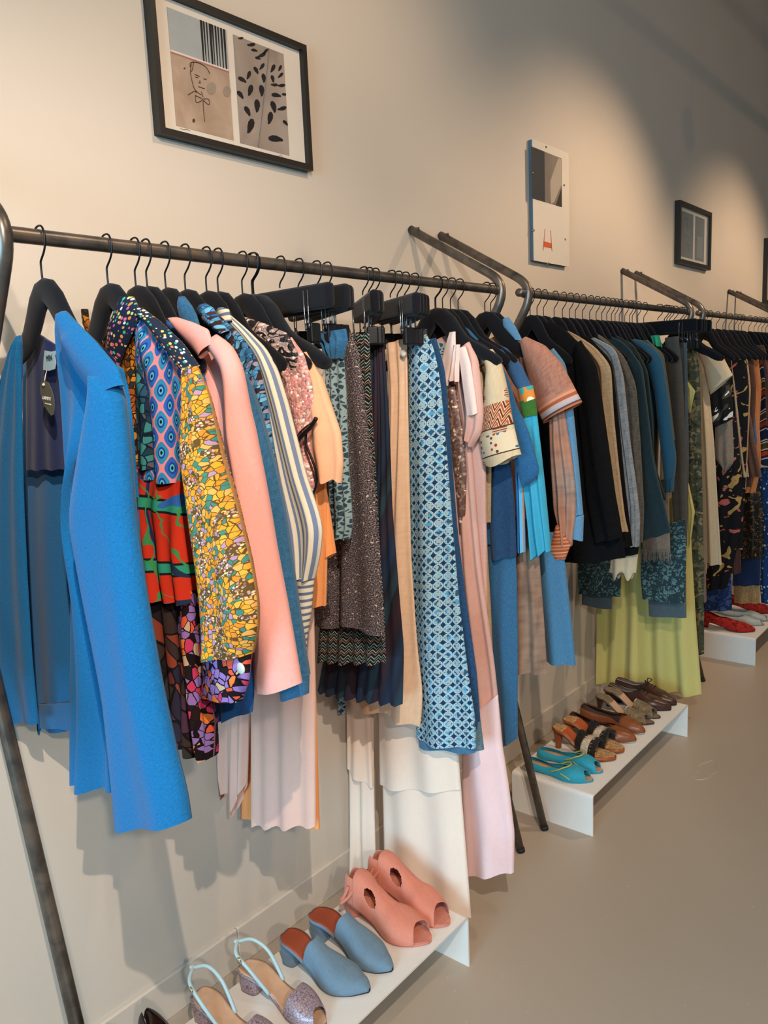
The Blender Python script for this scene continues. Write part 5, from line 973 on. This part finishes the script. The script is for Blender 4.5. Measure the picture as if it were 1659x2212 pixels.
for cx_, cy_, rx2, ry2, mm in [(492, 1080, 12, 18, BRN), (650, 790, 42, 55, MID), (790, 820, 35, 50, MID), (410, 612, 8, 8, BRN)]:
    poly('stain', [((W(300+(cx_+rx2*math.cos(a))/4.147, (cy_+ry2*math.sin(a))/4.147, -.0116)).x, (W(300+(cx_+rx2*math.cos(a))/4.147, (cy_+ry2*math.sin(a))/4.147, -.0116)).z) for a in [2*PI*i/14 for i in range(14)]][::-1], -.0116, mm if mm is BRN else soft('print_stain', '8c7c6c', '9c8c7c'), pa, Vector(b))
line('seam', zpx([(1165, 430), (1150, 620), (1115, 920), (1070, 1320)]), -.0116, .0009, MID, pb_, Vector(b))
rb = random.Random(2)
for cx_, cy_, r in [(918, 342, 20), (1015, 400, 30), (1030, 448, 24), (1062, 518, 22), (1110, 490, 32), (1140, 455, 24), (1108, 590, 28), (1048, 622, 30), (1205, 605, 32), (1268, 605, 24), (988, 665, 32), (920, 708, 35), (1118, 690, 34), (1198, 698, 28), (1275, 670, 25), (1220, 760, 26), (1285, 765, 28), (1002, 798, 42), (1100, 800, 42), (905, 840, 36), (1222, 850, 36), (1302, 845, 22), (1060, 935, 48), (970, 985, 40), (1205, 945, 44), (1292, 970, 34), (1178, 1045, 46), (1005, 1115, 56), (1310, 1095, 26), (1212, 1240, 54)]:
    an = rb.uniform(0, PI); pts = []
    for i in range(16):
        a = 2*PI*i/16; q = r*(1+.7*max(0, math.cos(a-.25))**9)*(1 if i % 2 else .92); x = cx_+q*(math.cos(a)*math.cos(an)-.55*math.sin(a)*math.sin(an)); y = cy_+q*(math.cos(a)*math.sin(an)+.55*math.sin(a)*math.cos(an))
        x = min(max(x, 850), 1338); p = W(300+x/4.147, y/4.147, -.0116); pts.append((min(max(p.x, bx0), bx1), p.z))
    bd = poly('pigeon', pts[::-1], -.0116, DRK, pb_, Vector(b))
line('signature', zpx([(1235, 1395), (1255, 1400), (1270, 1385), (1285, 1405)]), -.0112, .0005, MID, mt, Vector(b)); line('signature', zpx([(370, 1145), (400, 1160), (430, 1158), (460, 1172)]), -.0112, .0004, MID, mt, Vector(b))
# frameless clip print
x0, x1, z0, z1 = 2.8209, 3.1189, 1.933, 2.3736
b = Vector(((x0+x1)/2, -.014, (z0+z1)/2)); e = empty('clip_frame_print', b, 'tall frameless glass print with a dark photograph and small orange mark', 'picture', 'pictures on the wall')
bk = rect('backing', x0+.004, x1-.004, z0+.004, z1-.004, -.016, plain('backing_board', '5c7080', .7), e, b, .014); pp = rect('paper', x0+.002, x1-.002, z0+.002, z1-.002, -.020, PAPER, e, b, .003)
GLASS = M('picture_glass', .05, 0, .5); GLASS.b.inputs['Base Color'].default_value = (.8, .85, .85, 1); GLASS.b.inputs['Alpha'].default_value = .14; GLASS.b.inputs['IOR'].default_value = 1.5; GLASS.b.inputs['Coat Weight'].default_value = 1; GLASS = GLASS.done()
def mz(lst): return [(860+x/2.0764, 280+y/2.0764) for x, y in lst]
Aq = [W(u, v, -.02) for u, v in mz([(596, 77), (734, 128), (733, 351), (599, 304)])]
px0, px1 = (Aq[0].x+Aq[3].x)/2, (Aq[1].x+Aq[2].x)/2; pz1, pz0 = (Aq[0].z+Aq[1].z)/2, (Aq[2].z+Aq[3].z)/2
ph = rect('photograph', px0, px1, pz0, pz1, -.0206, soft('interior_photo', '6c645c', '8c8278', 6), e, b)
rect('dark_area', px0, px0+(px1-px0)*.42, pz0, pz1, -.0212, plain('print_slate', '35383c', .5), ph, b)
hx = px1-px0; hh = pz1-pz0
poly('curtain', [(px0+hx*.62, pz0+hh*.0), (px0+hx*.72, pz0+hh*.05), (px0+hx*.98, pz0+hh*.45), (px0+hx*.98, pz0+hh*.98), (px0+hx*.88, pz0+hh*.98), (px0+hx*.60, pz0+hh*.45)], -.0212, plain('print_pale', 'b4a898', .5), ph, b)
poly('curtain_shadow', [(px0+hx*.78, pz0+hh*.0), (px0+hx*.99, pz0+hh*.0), (px0+hx*.99, pz0+hh*.40)], -.0216, plain('print_dark', '3c3630', .5), ph, b)
OR = plain('print_orange', 'd8603c', .6)
poly('orange_seat', [(W(u, v, -.021).x, W(u, v, -.021).z) for u, v in mz([(655, 500), (687, 510), (689, 533), (652, 525)])][::-1], -.0208, OR, pp, b)
for L_ in [[(659, 447), (650, 542)], [(684, 452), (690, 546)]]: tube('orange_line', [W(u, v, -.0208)-b for u, v in mz(L_)], .0012, OR, pp, 5)
for u, v in mz([(662, 78), (672, 605), (577, 186), (584, 447), (743, 250), (748, 493)]):
    p = W(u, v, -.02); p.x = min(max(p.x, x0), x1); p.z = min(max(p.z, z0), z1); tube('clip', [p-b+Vector((0, -.003, 0)), p-b+Vector((0, .006, 0))], .004, GOLD, e, 8)
# small framed print
x0, x1, z0, z1 = 4.3526, 4.8781, 2.0539, 2.3674
x0, x1 = 4.36, 4.87
b = Vector(((x0+x1)/2, -.012, (z0+z1)/2)); e = empty('framed_print', b, 'small black framed print of two pale chairs, furthest in full view', 'picture', 'pictures on the wall')
frame_border(e, b, x0, x1, z0, z1, .022, .028, FRAME); rect('mount', x0+.018, x1-.018, z0+.018, z1-.018, -.010, PAPER, e, b, .008)
w_, h_ = x1-x0, z1-z0; SL = soft('slate_photo', '34404a', '546068', 9)
for q0, q1, c0 in ((.14, .50, 0), (.56, .86, 1)):
    q = rect('photograph', x0+w_*q0, x0+w_*q1, z0+h_*.13, z1-h_*.13, -.0108, SL, e, b)
    if c0 == 0:
        for pts in ([(.22, .42), (.24, .72), (.34, .72), (.36, .50), (.22, .50)], [(.24, .42), (.23, .25)], [(.36, .50), (.37, .25)], [(.18, .40), (.42, .36)]): tube('chair_outline', [Vector((x0+w_*a, -.0114, z0+h_*c))-b for a, c in pts], .0035, MID, q, 5)
    else: rect('pale_figure', x0+w_*.62, x0+w_*.80, z0+h_*.18, z0+h_*.55, -.0114, MID, q, b)
gl = rect('glazing', x0+.02, x1-.02, z0+.02, z1-.02, -.018, GLASS, e, b, .002)
# print cut by the right edge
x0, x1, z0, z1 = 6.05, 6.42, 1.90, 2.36
p0 = W(1650, 515); p1 = W(1650, 655); x0 = p0.x; b = Vector((x0+.2, -.012, (p0.z+p1.z)/2)); e = empty('framed_print', b, 'black edged print cut off by the right picture edge', 'picture', 'pictures on the wall')
frame_border(e, b, x0, x0+.42, p1.z, p0.z, .018, .026, FRAME); rect('mount', x0+.012, x0+.41, p1.z+.012, p0.z-.012, -.012, plain('print_cream', 'b8a890', .6), e, b, .008)
rect('photograph', x0+.08, x0+.34, p1.z+.2, p0.z-.1, -.0128, SL, e, b)

# ------------------------------------------------------------------ ceiling tracks and lamps
TRK = plain('track_grey', '3c3e42', .5)
def track(x0, x1, y, z, label):
    loc = Vector(((x0+x1)/2, y, z)); e = empty('lighting_track', loc, label, 'lighting track', 'ceiling lighting tracks')
    vs, fs = boxm(x0-loc.x, x1-loc.x, -.018, .018, -.028, .028); mesh('rail', vs, fs, TRK, e, smooth=False)
    for x in (x0+.3, (x0+x1)/2, x1-.3): tube('suspension_wire', [(x-loc.x, 0, .02), (x-loc.x, 0, 4.25-z)], .003, TRK, e, 6)
track(-1.2, 4.3, -1.55, 3.12, 'suspended lighting track over the front rack, above the picture')
track(4.45, 10.0, -1.55, 3.26, 'suspended lighting track over the far racks, above the picture')
def lamp(x, z, aim, tz):
    loc = Vector((x, -1.55, z)); d = (Vector(aim)-loc).normalized(); e = empty('track_spotlight', loc, 'cylindrical grey spotlight hanging from the lighting track', 'lamp', 'track spotlights')
    tube('housing', [-d*.13, -d*.012], .042, TRK, e, 20); tube('stem', [(0, 0, .02), (0, 0, tz-z-.028)], .007, TRK, e, 8)
    k = M('lamp_glass', .3); k.b.inputs['Emission Color'].default_value = (1, .80, .5, 1); k.b.inputs['Emission Strength'].default_value = 25
    tube('lens', [-d*.020, -d*.013], .036, k.done(), e, 20)
for i, (x, aim) in enumerate(TRACK): lamp(x, 3.0, aim, 3.12 if x < 4.3 else 3.26)
